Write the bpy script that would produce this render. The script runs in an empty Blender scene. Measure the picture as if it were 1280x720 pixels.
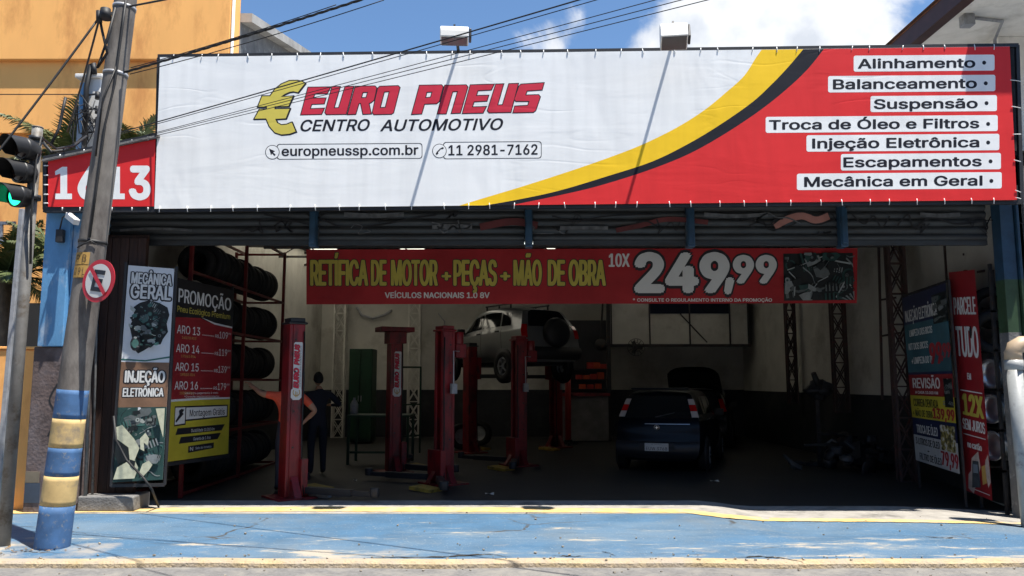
import bpy, bmesh, math, random
from mathutils import Vector, Matrix, Euler
random.seed(7)
S = bpy.context.scene
COL = S.collection
R = math.radians

# ---------------------------------------------------------------- camera, sky, sun, exposure
F_PX, TH, CAM_Z = 995.0, R(6.76), 1.6
cam_d = bpy.data.cameras.new('camera')
cam_d.sensor_width = 36.0
cam_d.lens = 36.0 * F_PX / 1280.0
cam_d.clip_start = 0.05
cam_d.clip_end = 3000
cam = bpy.data.objects.new('camera', cam_d)
COL.objects.link(cam)
cam.location = (0, 0, CAM_Z)
cam.rotation_euler = (R(90) + TH, 0, 0)
S.camera = cam

SUN_V = Vector((-0.285, 0.2, -1.0)).normalized()          # the way the light travels
sun_d = bpy.data.lights.new('sun', 'SUN')
sun_d.energy = 4.6
sun_d.angle = R(0.5)
sun_d.color = (1.0, 0.95, 0.87)
sun = bpy.data.objects.new('sun', sun_d)
COL.objects.link(sun)
sun.location = (3, -6, 20)
sun.rotation_euler = SUN_V.to_track_quat('-Z', 'Y').to_euler()

W = bpy.data.worlds.new('World')
S.world = W
W.use_nodes = True
nt = W.node_tree
nt.nodes.clear()
w_out = nt.nodes.new('ShaderNodeOutputWorld')
w_bg = nt.nodes.new('ShaderNodeBackground')
w_bg.inputs['Strength'].default_value = 0.085
sky = nt.nodes.new('ShaderNodeTexSky')
sky.sky_type = 'NISHITA'
sky.sun_disc = False
sky.sun_elevation = math.asin(-SUN_V.z)
sky.sun_rotation = math.atan2(-SUN_V.x, -SUN_V.y)
sky.altitude = 700
sky.dust_density = 0.6
sky.ozone_density = 2.5
# clouds: real sky texture by direction
tc = nt.nodes.new('ShaderNodeTexCoord')
def wn(kind, **kw):
    n = nt.nodes.new(kind)
    for k, v in kw.items():
        setattr(n, k, v)
    return n
noi = wn('ShaderNodeTexNoise')
noi.inputs['Scale'].default_value = 7.0
noi.inputs['Detail'].default_value = 9
noi.inputs['Roughness'].default_value = 0.56
noi.inputs['Distortion'].default_value = 0.25
nt.links.new(tc.outputs['Generated'], noi.inputs['Vector'])
def cloud_bump(direction, width, amount):
    d = wn('ShaderNodeVectorMath', operation='DISTANCE')
    nt.links.new(tc.outputs['Generated'], d.inputs[0])
    d.inputs[1].default_value = Vector(direction).normalized()
    m = wn('ShaderNodeMapRange')
    m.interpolation_type = 'SMOOTHSTEP'
    m.inputs['From Min'].default_value = width
    m.inputs['From Max'].default_value = 0.0
    m.inputs['To Min'].default_value = 0.0
    m.inputs['To Max'].default_value = amount
    nt.links.new(d.outputs['Value'], m.inputs['Value'])
    return m.outputs['Result']
def pdir(u, v):
    xc, yc = (u - 640) / F_PX, -(v - 360) / F_PX
    return Vector((xc, math.cos(TH) - yc * math.sin(TH), math.sin(TH) + yc * math.cos(TH)))
acc = noi.outputs['Fac']
for (u, v, wd, am) in ((1000, 20, .19, .40), (1090, 30, .09, .16), (890, 55, .12, .24), (800, 72, .10, .24), (695, 48, .06, .23), (735, 14, .045, .20),
                       (560, -60, .10, .04), (1180, 30, .10, -.06), (480, 25, .30, -.22), (1000, -260, .3, .05)):
    b = cloud_bump(pdir(u, v), wd, am)
    a = wn('ShaderNodeMath', operation='ADD')
    nt.links.new(acc, a.inputs[0]); nt.links.new(b, a.inputs[1])
    acc = a.outputs[0]
ramp = wn('ShaderNodeMapRange')
ramp.interpolation_type = 'SMOOTHSTEP'
ramp.inputs['From Min'].default_value = 0.61
ramp.inputs['From Max'].default_value = 0.76
nt.links.new(acc, ramp.inputs['Value'])
mixc = wn('ShaderNodeMix', data_type='RGBA')
tint = wn('ShaderNodeMix', data_type='RGBA', blend_type='MULTIPLY')
tint.inputs[0].default_value = 1.0
nt.links.new(sky.outputs['Color'], tint.inputs[6])
tint.inputs[7].default_value = (0.82, 0.96, 1.04, 1)
nt.links.new(ramp.outputs['Result'], mixc.inputs[0])
nt.links.new(tint.outputs[2], mixc.inputs[6])
cn = wn('ShaderNodeTexNoise')                            # grey bellies and bright heads in the clouds
cn.inputs['Scale'].default_value = 16.0
cn.inputs['Detail'].default_value = 6
nt.links.new(tc.outputs['Generated'], cn.inputs['Vector'])
cmx = wn('ShaderNodeMix', data_type='RGBA')
cmr = wn('ShaderNodeMapRange')
cmr.inputs['From Min'].default_value = 0.35
cmr.inputs['From Max'].default_value = 0.62
nt.links.new(cn.outputs['Fac'], cmr.inputs['Value'])
nt.links.new(cmr.outputs['Result'], cmx.inputs[0])
cmx.inputs[6].default_value = (4.3, 4.6, 5.1, 1)
cmx.inputs[7].default_value = (6.6, 6.7, 6.9, 1)
nt.links.new(cmx.outputs[2], mixc.inputs[7])
nt.links.new(mixc.outputs[2], w_bg.inputs['Color'])
nt.links.new(w_bg.outputs['Background'], w_out.inputs['Surface'])

S.view_settings.view_transform = 'Standard'
S.view_settings.look = 'None'
S.view_settings.gamma = 1.0
S.view_settings.use_curve_mapping = False
S.view_settings.exposure = 1.08
S.render.engine = 'CYCLES'
S.cycles.use_denoising = True
S.cycles.max_bounces = 8

# ---------------------------------------------------------------- pixel -> place helpers (real planes only)
CAM = Vector((0, 0, CAM_Z))
def P(u, v, Y):
    d = pdir(u, v)
    return CAM + d * (Y / d.y)
def G(u, v, z=0.0):
    d = pdir(u, v)
    return CAM + d * ((z - CAM_Z) / d.z)
class Plane:
    """a vertical plane through two points; pix() meets it from a pixel of the photograph"""
    def __init__(self, a, b):
        self.a = Vector(a)
        t = Vector(b) - self.a
        t.z = 0
        t.normalize()
        self.t = t
        n = Vector((t.y, -t.x, 0))
        if n.dot(CAM - self.a) < 0:
            n = -n
        self.n = n
    def pix(self, u, v, off=0.0):
        d = pdir(u, v)
        off = off * .25 if abs(off) < .025 else off
        k = (self.a - CAM).dot(self.n) / d.dot(self.n)
        return CAM + d * k + self.n * off

# ---------------------------------------------------------------- materials
MATS = {}
def mat(name, col, rough=0.6, metal=0.0, var=0.15, scale=3.0, bump=0.0, bscale=60.0, dirt=None, dirt_amt=0.5, dscale=1.2,
        spec=0.5, coat=0.0, stretch=None):
    if name in MATS:
        return MATS[name]
    m = bpy.data.materials.new(name)
    m.use_nodes = True
    t = m.node_tree
    b = t.nodes['Principled BSDF']
    L = t.links.new
    geo = t.nodes.new('ShaderNodeNewGeometry')
    vec = geo.outputs['Position']
    if stretch:
        mp = t.nodes.new('ShaderNodeMapping')
        mp.inputs['Scale'].default_value = stretch
        L(vec, mp.inputs['Vector'])
        vec = mp.outputs['Vector']
    n = t.nodes.new('ShaderNodeTexNoise')
    n.inputs['Scale'].default_value = scale
    n.inputs['Detail'].default_value = 6
    n.inputs['Roughness'].default_value = 0.6
    L(vec, n.inputs['Vector'])
    mr = t.nodes.new('ShaderNodeMapRange')
    mr.inputs['From Min'].default_value = 0.3
    mr.inputs['From Max'].default_value = 0.7
    L(n.outputs['Fac'], mr.inputs['Value'])
    mx = t.nodes.new('ShaderNodeMix'); mx.data_type = 'RGBA'
    L(mr.outputs['Result'], mx.inputs[0])
    mx.inputs[6].default_value = [max(0, c * (1 - var)) for c in col[:3]] + [1]
    mx.inputs[7].default_value = [min(1, c * (1 + var)) for c in col[:3]] + [1]
    out = mx.outputs[2]
    if dirt:
        n2 = t.nodes.new('ShaderNodeTexNoise')
        n2.inputs['Scale'].default_value = dscale
        n2.inputs['Detail'].default_value = 10
        n2.inputs['Roughness'].default_value = 0.68
        L(vec, n2.inputs['Vector'])
        m2 = t.nodes.new('ShaderNodeMapRange')
        m2.inputs['From Min'].default_value = 0.62 - dirt_amt * 0.25
        m2.inputs['From Max'].default_value = 0.70 - dirt_amt * 0.10
        L(n2.outputs['Fac'], m2.inputs['Value'])
        mx2 = t.nodes.new('ShaderNodeMix'); mx2.data_type = 'RGBA'
        L(m2.outputs['Result'], mx2.inputs[0])
        L(out, mx2.inputs[6])
        mx2.inputs[7].default_value = list(dirt[:3]) + [1]
        out = mx2.outputs[2]
    L(out, b.inputs['Base Color'])
    b.inputs['Roughness'].default_value = rough
    b.inputs['Metallic'].default_value = metal
    b.inputs['Specular IOR Level'].default_value = spec
    if coat:
        b.inputs['Coat Weight'].default_value = coat
        b.inputs['Coat Roughness'].default_value = 0.05
    if bump:
        n3 = t.nodes.new('ShaderNodeTexNoise')
        n3.inputs['Scale'].default_value = bscale
        n3.inputs['Detail'].default_value = 5
        L(vec, n3.inputs['Vector'])
        bp = t.nodes.new('ShaderNodeBump')
        bp.inputs['Strength'].default_value = min(1, bump)
        bp.inputs['Distance'].default_value = 0.01 * max(1, bump)
        L(n3.outputs['Fac'], bp.inputs['Height'])
        L(bp.outputs['Normal'], b.inputs['Normal'])
    MATS[name] = m
    return m

def emis(name, col, strength):
    if name in MATS:
        return MATS[name]
    m = bpy.data.materials.new(name); m.use_nodes = True
    b = m.node_tree.nodes['Principled BSDF']
    b.inputs['Base Color'].default_value = list(col) + [1]
    b.inputs['Emission Color'].default_value = list(col) + [1]
    b.inputs['Emission Strength'].default_value = strength
    b.inputs['Roughness'].default_value = 0.3
    MATS[name] = m
    return m

def vinyl(name, col, var=0.03, wr=1.0):
    """printed banner vinyl: broad tension wrinkles plus fine ones"""
    if name in MATS:
        return MATS[name]
    m = mat(name, col, rough=0.5, var=var, scale=1.3, spec=0.25)
    t = m.node_tree; L = t.links.new
    b = t.nodes['Principled BSDF']
    geo = t.nodes.new('ShaderNodeNewGeometry')
    prev = None
    for sc, dist, (sx, sz) in ((1.0, 0.034 * wr, (1.1, .45)), (1.0, 0.007 * wr, (.6, 3.2)), (1.0, 0.006 * wr, (2.6, .5))):
        mp = t.nodes.new('ShaderNodeMapping')
        mp.inputs['Scale'].default_value = (sx, sx, sz)
        mp.inputs['Rotation'].default_value = (0, R(14 if sx > 2 else -6), 0)
        L(geo.outputs['Position'], mp.inputs['Vector'])
        n = t.nodes.new('ShaderNodeTexNoise')
        n.inputs['Scale'].default_value = sc
        n.inputs['Detail'].default_value = 3
        n.inputs['Distortion'].default_value = 0.6
        L(mp.outputs['Vector'], n.inputs['Vector'])
        bp = t.nodes.new('ShaderNodeBump')
        bp.inputs['Strength'].default_value = 0.6
        bp.inputs['Distance'].default_value = dist
        L(n.outputs['Fac'], bp.inputs['Height'])
        if prev:
            L(prev, bp.inputs['Normal'])
        prev = bp.outputs['Normal']
    def nz(scale, stretch, detail=2, rot=0):
        mp = t.nodes.new('ShaderNodeMapping'); mp.inputs['Scale'].default_value = stretch; mp.inputs['Rotation'].default_value = (0, rot, 0)
        L(geo.outputs['Position'], mp.inputs['Vector'])
        n = t.nodes.new('ShaderNodeTexNoise'); n.inputs['Scale'].default_value = scale; n.inputs['Detail'].default_value = detail
        L(mp.outputs['Vector'], n.inputs['Vector']); return n.outputs['Fac']
    def mrange(s, a, c, lo=0, hi=1):
        r = t.nodes.new('ShaderNodeMapRange'); r.inputs['From Min'].default_value = a; r.inputs['From Max'].default_value = c
        r.inputs['To Min'].default_value = lo; r.inputs['To Max'].default_value = hi
        L(s, r.inputs['Value']); return r.outputs['Result']
    def m2(op, a, c):
        x = t.nodes.new('ShaderNodeMath'); x.operation = op; L(a, x.inputs[0])
        if isinstance(c, float): x.inputs[1].default_value = c
        else: L(c, x.inputs[1])
        return x.outputs[0]
    for rot, st in ((R(8), (.5, .5, 2.2)), (R(70), (.4, .4, 1.6))):                    # sharp fold lines, here and there
        ridge = mrange(m2('ABSOLUTE', m2('SUBTRACT', nz(1.0, st, 2, rot), .5), 0.0), 0, .018)
        mask = mrange(nz(.5, (1, 1, 1), 1, rot), .55, .66)
        h = m2('MULTIPLY', m2('SUBTRACT', ridge, 1.0), mask)
        bp = t.nodes.new('ShaderNodeBump'); bp.inputs['Strength'].default_value = .5; bp.inputs['Distance'].default_value = .0018 * wr
        L(h, bp.inputs['Height']); L(prev, bp.inputs['Normal']); prev = bp.outputs['Normal']
    src = b.inputs['Base Color'].links[0].from_socket                                  # faint rain streaks and dust
    st_ = mrange(nz(1.0, (7, 7, .35), 5), .45, .75, 1.0, .93)
    mx = t.nodes.new('ShaderNodeMix'); mx.data_type = 'RGBA'; mx.blend_type = 'MULTIPLY'; mx.inputs[0].default_value = 1.0
    L(src, mx.inputs[6]); L(st_, mx.inputs[7]); L(mx.outputs[2], b.inputs['Base Color'])
    L(prev, b.inputs['Normal'])
    return m

def photo_print(name, cols, scale=9.0):
    """a printed photograph of machinery: cells and streaks of a few inks"""
    if name in MATS:
        return MATS[name]
    m = bpy.data.materials.new(name); m.use_nodes = True
    t = m.node_tree; L = t.links.new
    b = t.nodes['Principled BSDF']
    geo = t.nodes.new('ShaderNodeNewGeometry')
    n0 = t.nodes.new('ShaderNodeTexNoise'); n0.inputs['Scale'].default_value = scale * .5; n0.inputs['Detail'].default_value = 3
    L(geo.outputs['Position'], n0.inputs['Vector'])
    va = t.nodes.new('ShaderNodeVectorMath'); va.operation = 'MULTIPLY_ADD'
    L(n0.outputs['Color'], va.inputs[0]); va.inputs[1].default_value = (.35, .35, .35); L(geo.outputs['Position'], va.inputs[2])
    v = t.nodes.new('ShaderNodeTexVoronoi'); v.inputs['Scale'].default_value = scale
    L(va.outputs['Vector'], v.inputs['Vector'])
    n = t.nodes.new('ShaderNodeTexNoise'); n.inputs['Scale'].default_value = scale * 1.6; n.inputs['Detail'].default_value = 5
    L(va.outputs['Vector'], n.inputs['Vector'])
    a = t.nodes.new('ShaderNodeMath'); a.operation = 'MULTIPLY_ADD'
    L(v.outputs['Distance'], a.inputs[0]); a.inputs[1].default_value = 0.7
    L(n.outputs['Fac'], a.inputs[2])
    cr = t.nodes.new('ShaderNodeValToRGB')
    cr.color_ramp.interpolation = 'LINEAR'
    el = cr.color_ramp.elements
    pos = [0.50, 0.70, 0.84, 0.95, 1.0]
    while len(el) < len(cols):
        el.new(0.5)
    for i, c in enumerate(cols):
        el[i].position = pos[i]
        el[i].color = list(c) + [1]
    L(a.outputs[0], cr.inputs['Fac'])
    L(cr.outputs['Color'], b.inputs['Base Color'])
    b.inputs['Roughness'].default_value = 0.45
    MATS[name] = m
    return m

# ---------------------------------------------------------------- mesh builder
class MB:
    def __init__(self):
        self.v, self.f, self.fm, self.sm = [], [], [], []
    def add(self, vs, fs, mi=0, smooth=False):
        o = len(self.v)
        self.v += [Vector(p) for p in vs]
        for f in fs:
            self.f.append([o + i for i in f]); self.fm.append(mi); self.sm.append(smooth)
        return self
    def box(self, c, s, rot=None, mi=0):
        c = Vector(c); hx, hy, hz = s[0] / 2, s[1] / 2, s[2] / 2
        vs = [Vector((x, y, z)) for x in (-hx, hx) for y in (-hy, hy) for z in (-hz, hz)]
        if rot is not None:
            M = rot if isinstance(rot, Matrix) else Euler(rot).to_matrix()
            vs = [M @ p for p in vs]
        return self.add([c + p for p in vs], [(0, 1, 3, 2), (4, 6, 7, 5), (0, 4, 5, 1), (2, 3, 7, 6), (0, 2, 6, 4), (1, 5, 7, 3)], mi)
    def bx(self, x0, x1, y0, y1, z0, z1, mi=0):
        return self.box(((x0 + x1) / 2, (y0 + y1) / 2, (z0 + z1) / 2), (x1 - x0, y1 - y0, z1 - z0), None, mi)
    def bar(self, a, b, w, h=None, mi=0):
        """square bar from a to b"""
        a, b = Vector(a), Vector(b); h = h or w
        d = (b - a)
        q = d.to_track_quat('Z', 'Y').to_matrix()
        return self.box((a + b) / 2, (w, h, d.length), q, mi)
    def cyl(self, a, b, r0, r1=None, n=16, mi=0, caps=True, smooth=True):
        a, b = Vector(a), Vector(b); r1 = r0 if r1 is None else r1
        q = (b - a).to_track_quat('Z', 'Y').to_matrix()
        vs = []
        for p, r in ((a, r0), (b, r1)):
            for i in range(n):
                t = 2 * math.pi * i / n
                vs.append(p + q @ Vector((r * math.cos(t), r * math.sin(t), 0)))
        self.add(vs, [(i, (i + 1) % n, n + (i + 1) % n, n + i) for i in range(n)], mi, smooth)
        if caps:
            self.add(vs[:n], [tuple(range(n))[::-1]], mi)
            self.add(vs[n:], [tuple(range(n))], mi)
        return self
    def tube(self, pts, r, n=8, mi=0):
        pts = [Vector(p) for p in pts]
        rings = []
        ref = Vector((0.13, 0.37, 0.92))
        for i, p in enumerate(pts):
            d = (pts[min(i + 1, len(pts) - 1)] - pts[max(i - 1, 0)]).normalized()
            a = d.cross(ref)
            if a.length < 1e-3:
                a = d.cross(Vector((1, 0, 0)))
            a.normalize(); c = d.cross(a)
            rr = r[i] if isinstance(r, (list, tuple)) else r
            rings.append([p + a * (rr * math.cos(2 * math.pi * k / n)) + c * (rr * math.sin(2 * math.pi * k / n)) for k in range(n)])
        vs = [p for ring in rings for p in ring]
        fs = [(i * n + k, i * n + (k + 1) % n, (i + 1) * n + (k + 1) % n, (i + 1) * n + k) for i in range(len(pts) - 1) for k in range(n)]
        self.add(vs, fs, mi, True)
        self.add(rings[0], [tuple(range(n))[::-1]], mi); self.add(rings[-1], [tuple(range(n))], mi)
        return self
    def lathe(self, prof, c, axis, n=28, mi=0, smooth=True):
        """prof: (radius, height along axis)"""
        c = Vector(c); q = Vector(axis).to_track_quat('Z', 'Y').to_matrix()
        vs = []
        for r, h in prof:
            for i in range(n):
                t = 2 * math.pi * i / n
                vs.append(c + q @ Vector((r * math.cos(t), r * math.sin(t), h)))
        m = len(prof)
        fs = [(j * n + i, j * n + (i + 1) % n, (j + 1) * n + (i + 1) % n, (j + 1) * n + i) for j in range(m - 1) for i in range(n)]
        return self.add(vs, fs, mi, smooth)
    def grid(self, fn, nu, nv, mi=0, smooth=True):
        vs = [fn(i / nu, j / nv) for j in range(nv + 1) for i in range(nu + 1)]
        w = nu + 1
        return self.add(vs, [(j * w + i, j * w + i + 1, (j + 1) * w + i + 1, (j + 1) * w + i) for j in range(nv) for i in range(nu)], mi, smooth)
    def prism(self, front, depth_vec, mi=0):
        n = len(front); dv = Vector(depth_vec)
        f = [Vector(p) for p in front]
        vs = f + [p + dv for p in f]
        fs = [tuple(range(n)), tuple(range(2 * n - 1, n - 1, -1))] + [(i, n + i, n + (i + 1) % n, (i + 1) % n) for i in range(n)]
        return self.add(vs, fs, mi)
    def sphere(self, c, r, n=14, m=8, sc=(1, 1, 1), mi=0):
        c = Vector(c)
        def fn(u, v):
            a, b = 2 * math.pi * u, math.pi * (v - .5)
            return c + Vector((r * sc[0] * math.cos(b) * math.cos(a), r * sc[1] * math.cos(b) * math.sin(a), r * sc[2] * math.sin(b)))
        return self.grid(fn, n, m, mi)
    def build(self, name, m, parent=None, bevel=0.0, recalc=True):
        me = bpy.data.meshes.new(name)
        base = Vector((0, 0, 0))
        if parent is None and self.v:
            xs = [p.x for p in self.v]; ys = [p.y for p in self.v]; zs = [p.z for p in self.v]
            base = Vector(((min(xs) + max(xs)) / 2, (min(ys) + max(ys)) / 2, min(zs)))
        me.from_pydata([p - base for p in self.v], [], self.f)
        for mm in (m if isinstance(m, (list, tuple)) else [m]):
            me.materials.append(mm)
        for p, mi, sm in zip(me.polygons, self.fm, self.sm):
            p.material_index = mi; p.use_smooth = sm
        if recalc:
            b = bmesh.new(); b.from_mesh(me)
            bmesh.ops.remove_doubles(b, verts=b.verts, dist=1e-5)
            bmesh.ops.recalc_face_normals(b, faces=b.faces)
            b.to_mesh(me); b.free()
        me.update()
        o = bpy.data.objects.new(name, me)
        COL.objects.link(o)
        o.location = base
        if parent is not None:
            adopt(o, parent)
        if bevel:
            md = o.modifiers.new('bevel', 'BEVEL')
            md.width = bevel; md.segments = 2; md.limit_method = 'ANGLE'; md.angle_limit = R(40)
        return o

def adopt(o, parent):
    o.parent = parent
    if parent.parent is None:
        o.matrix_parent_inverse = Matrix.Translation(-parent.location)

def tag(o, label=None, cat=None, group=None, kind=None):
    if label: o['label'] = label
    if cat: o['category'] = cat
    if group: o['group'] = group
    if kind: o['kind'] = kind
    return o
def thing(name, loc, label, cat, group=None):
    o = bpy.data.objects.new(name, None)
    o.empty_display_size = 0.2
    COL.objects.link(o)
    o.location = loc
    return tag(o, label, cat, group)
KIDS = {}
def copy_tree(o, parent=None):
    c = o.copy(); COL.objects.link(c)
    if parent is not None:
        c.parent = parent
    for ch in [k for k in bpy.data.objects if k.parent == o]:
        copy_tree(ch, c)
    return c
def struct(o):
    o['kind'] = 'structure'; return o

# ---------------------------------------------------------------- lettering
GL = {}
FONT = None
try:                                                    # the sans face that ships inside Blender; the built-in face if it is not there
    FONT = bpy.data.fonts.load(bpy.utils.system_resource('DATAFILES', path='fonts') + '/Inter.woff2')
except Exception:
    FONT = None
from mathutils.geometry import interpolate_bezier, delaunay_2d_cdt
CH = {}
def _char(c):
    """one character: (list of (verts, faces) per outer contour with its holes, right edge)"""
    if c in CH: return CH[c]
    def curve_of(s):
        cu = bpy.data.curves.new('lettering', 'FONT'); cu.body = s; cu.size = 1.0
        if FONT: cu.font = FONT
        o = bpy.data.objects.new('lettering', cu); COL.objects.link(o)
        cv = o.to_curve(bpy.context.evaluated_depsgraph_get())
        loops = []
        for sp in cv.splines:
            pts = []
            bp = sp.bezier_points
            n = len(bp)
            if n:
                for i in range(n):
                    p, q = bp[i], bp[(i + 1) % n]
                    straight = (p.handle_right - p.co).length < 1e-5 and (q.handle_left - q.co).length < 1e-5
                    seg = [p.co] if straight else interpolate_bezier(p.co, p.handle_right, q.handle_left, q.co, 6)[:-1]
                    pts += [(v.x, v.y) for v in seg]
            else:
                pts = [(v.co.x, v.co.y) for v in sp.points]
            cl = []
            for p in pts:
                if not cl or abs(p[0] - cl[-1][0]) + abs(p[1] - cl[-1][1]) > 1e-5: cl.append(p)
            if len(cl) > 2 and abs(cl[0][0] - cl[-1][0]) + abs(cl[0][1] - cl[-1][1]) < 1e-5: cl.pop()
            if len(cl) > 2: loops.append(cl)
        o.to_curve_clear(); bpy.data.objects.remove(o); bpy.data.curves.remove(cu)
        return loops
    def winding(x, y, LL):
        w = 0
        for L in LL:
            for i in range(len(L)):
                (x0, y0), (x1, y1) = L[i], L[(i + 1) % len(L)]
                if (y0 <= y) != (y1 <= y):
                    if x0 + (y - y0) * (x1 - x0) / (y1 - y0) > x: w += 1 if y1 > y0 else -1
        return w
    mx = lambda LL: max(p[0] for L in LL for p in L)
    if 'H' not in CH and c != 'H': _char('H')
    hx = CH['H'][2] if c != 'H' else mx(curve_of('H'))
    adv = mx(curve_of(c + 'H')) - hx
    groups = []
    if c != ' ':
        loops = curve_of(c)
        if c in 'IÍl':                                   # plain upright strokes, no slab feet
            cap = max(p[1] for L in (curve_of('H') if c != 'l' else loops) for p in L)
            acc = [L for L in loops if min(p[1] for p in L) > cap * .98] if c == 'Í' else []
            mid = sum(p[0] for p in acc[0]) / len(acc[0]) if acc else 0
            loops = [[(.06, 0), (.125, 0), (.125, cap), (.06, cap)]] + [[(x - mid + .10, y) for x, y in (L if True else L)] for L in acc]
            if acc:
                ar = sum(L_[0] * M_[1] - M_[0] * L_[1] for L_, M_ in zip(loops[1], loops[1][1:] + loops[1][:1]))
                if ar < 0: loops[1].reverse()
            adv = .185
        co, ed = [], []
        for L in loops:
            o = len(co); co += [Vector(p) for p in L]; ed += [(o + i, o + (i + 1) % len(L)) for i in range(len(L))]
        vo, _, fo, *_ = delaunay_2d_cdt(co, ed, [], 0, 1e-6)
        keep = []
        for f in fo:
            cx = sum(vo[i].x for i in f) / len(f); cy = sum(vo[i].y for i in f) / len(f)
            if winding(cx, cy, loops): keep.append(tuple(f))
        groups.append(([(v.x, v.y) for v in vo], keep))
    CH[c] = (groups, adv, hx if c == 'H' else None)
    return CH[c]
def _font_mesh(s, bold, shear, spacing):
    vs, fs, x = [], [], 0.0
    for c in s:
        g, adv, _ = _char(c)
        for li, (pv, pf) in enumerate(g):
            o = len(vs)
            vs += [(px + x + shear * py, py, li) for px, py in pv]
            fs += [tuple(o + i for i in f) for f in pf]
        x += adv * spacing
    return vs, fs
def glyphs(s, bold=0.0, shear=0.0, spacing=1.0):
    k = (s, bold, shear, spacing)
    if k not in GL:
        GL[k] = _font_mesh(*k)
    return GL[k]
CAP = None
def quad_map(q):
    tl, tr, br, bl = [Vector(p + (0,)) if len(p) == 2 else Vector(p) for p in q]
    def fn(s, t):
        return (bl * (1 - s) + br * s) * (1 - t) + (tl * (1 - s) + tr * s) * t
    return fn
def letter(mb, plane, s, q, off, bold=0.02, shear=0.0, spacing=1.0, grow=0.0, mi=0):
    """string s with its cap box (baseline .. cap height) laid on the pixel quad q (tl, tr, br, bl) of a plane"""
    global CAP
    if CAP is None:
        vs, _ = glyphs('H'); CAP = max(p[1] for p in vs)
    vs, fs = glyphs(s, 0.0, shear, spacing)
    x0, x1 = min(p[0] for p in vs), max(p[0] for p in vs)
    fn = quad_map(q)
    w = (x1 - x0)
    ux = (Vector(q[1]) - Vector(q[0])).length / w; uy = (Vector(q[3]) - Vector(q[0])).length / CAP   # pixels per em, both ways
    k = min(1.0, uy / ux)
    for j, (dx, dy) in enumerate(smear(bold * .8, grow)):
        if uy > 1.6 * ux: dx *= 1.35
        dy *= ux / uy if uy > ux else max(1.0, .8 * ux / uy)
        out = []
        for x, y, li in vs:
            p = fn((x - x0 + dx + bold * .8) / (w + 2 * bold * .8), (y + dy) / CAP * (1 - 1.2 * bold) + .6 * bold)
            out.append(plane.pix(p.x, p.y, off + .00012 * j + .00006 * li))
        mb.add(out, fs, mi)
    return mb
def smear(bold, grow):
    """stroke weight: the same outline repeated a hair apart (round pen)"""
    r = bold + grow
    if r <= 0: return [(0, 0)]
    out = [(0, 0)]
    n = 8 if r < .05 else 12
    for k in range(n):
        out.append((r * math.cos(2 * math.pi * k / n), (r if grow else r * .75) * math.sin(2 * math.pi * k / n)))
    if r > .05:
        out += [(r * .5 * math.cos(2 * math.pi * k / 6), r * .5 * math.sin(2 * math.pi * k / 6)) for k in range(6)]
    return out
def rectq(u0, v0, u1, v1, dv=0.0):
    """pixel quad: left/top/right/bottom, right end shifted by dv"""
    return ((u0, v0), (u1, v0 + dv), (u1, v1 + dv), (u0, v1))
def poly_on(mb, plane, pts, off, grow=0.0, holes=(), mi=0):
    """filled outline (with holes) in pixels on a plane; grow widens it, in pixels"""
    cu = bpy.data.curves.new('outline', 'CURVE'); cu.dimensions = '2D'; cu.fill_mode = 'BOTH'; cu.offset = 0
    def off_poly(p, g):
        n = len(p); A = sum(p[i][0] * p[(i + 1) % n][1] - p[(i + 1) % n][0] * p[i][1] for i in range(n))
        sgn = 1 if A > 0 else -1
        res = []
        for i in range(n):
            a, b, c = Vector(p[i - 1]), Vector(p[i]), Vector(p[(i + 1) % n])
            d1 = (b - a).normalized(); d2 = (c - b).normalized()
            n1 = Vector((d1.y, -d1.x)) * sgn; n2 = Vector((d2.y, -d2.x)) * sgn
            m = (n1 + n2)
            if m.length < 1e-4: m = n1
            m.normalize()
            k = g / max(0.5, m.dot(n1))
            res.append((b.x + m.x * k, b.y + m.y * k))
        return res
    loops = [off_poly(pts, grow) if grow else pts] + [off_poly(h, -grow) if grow else h for h in holes]
    for lp in loops:
        sp = cu.splines.new('POLY'); sp.points.add(len(lp) - 1)
        for k, (x, y) in enumerate(lp):
            sp.points[k].co = (x, -y, 0, 1)
        sp.use_cyclic_u = True
    o = bpy.data.objects.new('outline', cu); COL.objects.link(o)
    dg = bpy.context.evaluated_depsgraph_get()
    me = bpy.data.meshes.new_from_object(o.evaluated_get(dg))
    vs = [plane.pix(v.co.x, -v.co.y, off) for v in me.vertices]; fs = [tuple(p.vertices) for p in me.polygons]
    bpy.data.objects.remove(o); bpy.data.curves.remove(cu); bpy.data.meshes.remove(me)
    mb.add(vs, fs, mi)
    return mb
def pgrid(mb, plane, q, off, nu=1, nv=1, ripple=0.0, mi=0):
    fn = quad_map(q)
    def g(s, t):
        p = fn(s, t)
        r = ripple * (math.sin(s * 17 + t * 3) + .6 * math.sin(s * 7 - t * 5)) if ripple else 0
        return plane.pix(p.x, p.y, off + r)
    return mb.grid(g, nu, nv, mi)
def round_rect(u0, v0, u1, v1, r, dv=0.0, n=4):
    pts = []
    for cx, cy, a0 in ((u1 - r, v0 + r, -90), (u1 - r, v1 - r, 0), (u0 + r, v1 - r, 90), (u0 + r, v0 + r, 180)):
        for k in range(n + 1):
            a = R(a0 + 90 * k / n)
            x = cx + r * math.cos(a)
            pts.append((x, cy + r * math.sin(a) + dv * (x - u0) / (u1 - u0)))
    return pts
def circle_pts(cx, cy, r, n=20):
    return [(cx + r * math.cos(2 * math.pi * k / n), cy + r * math.sin(2 * math.pi * k / n)) for k in range(n)]
def mesh_letters(parent, name, m, plane, items):
    mb = MB()
    for it in items:
        letter(mb, plane, **it)
    return mb.build(name, m, parent, recalc=False)

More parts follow.
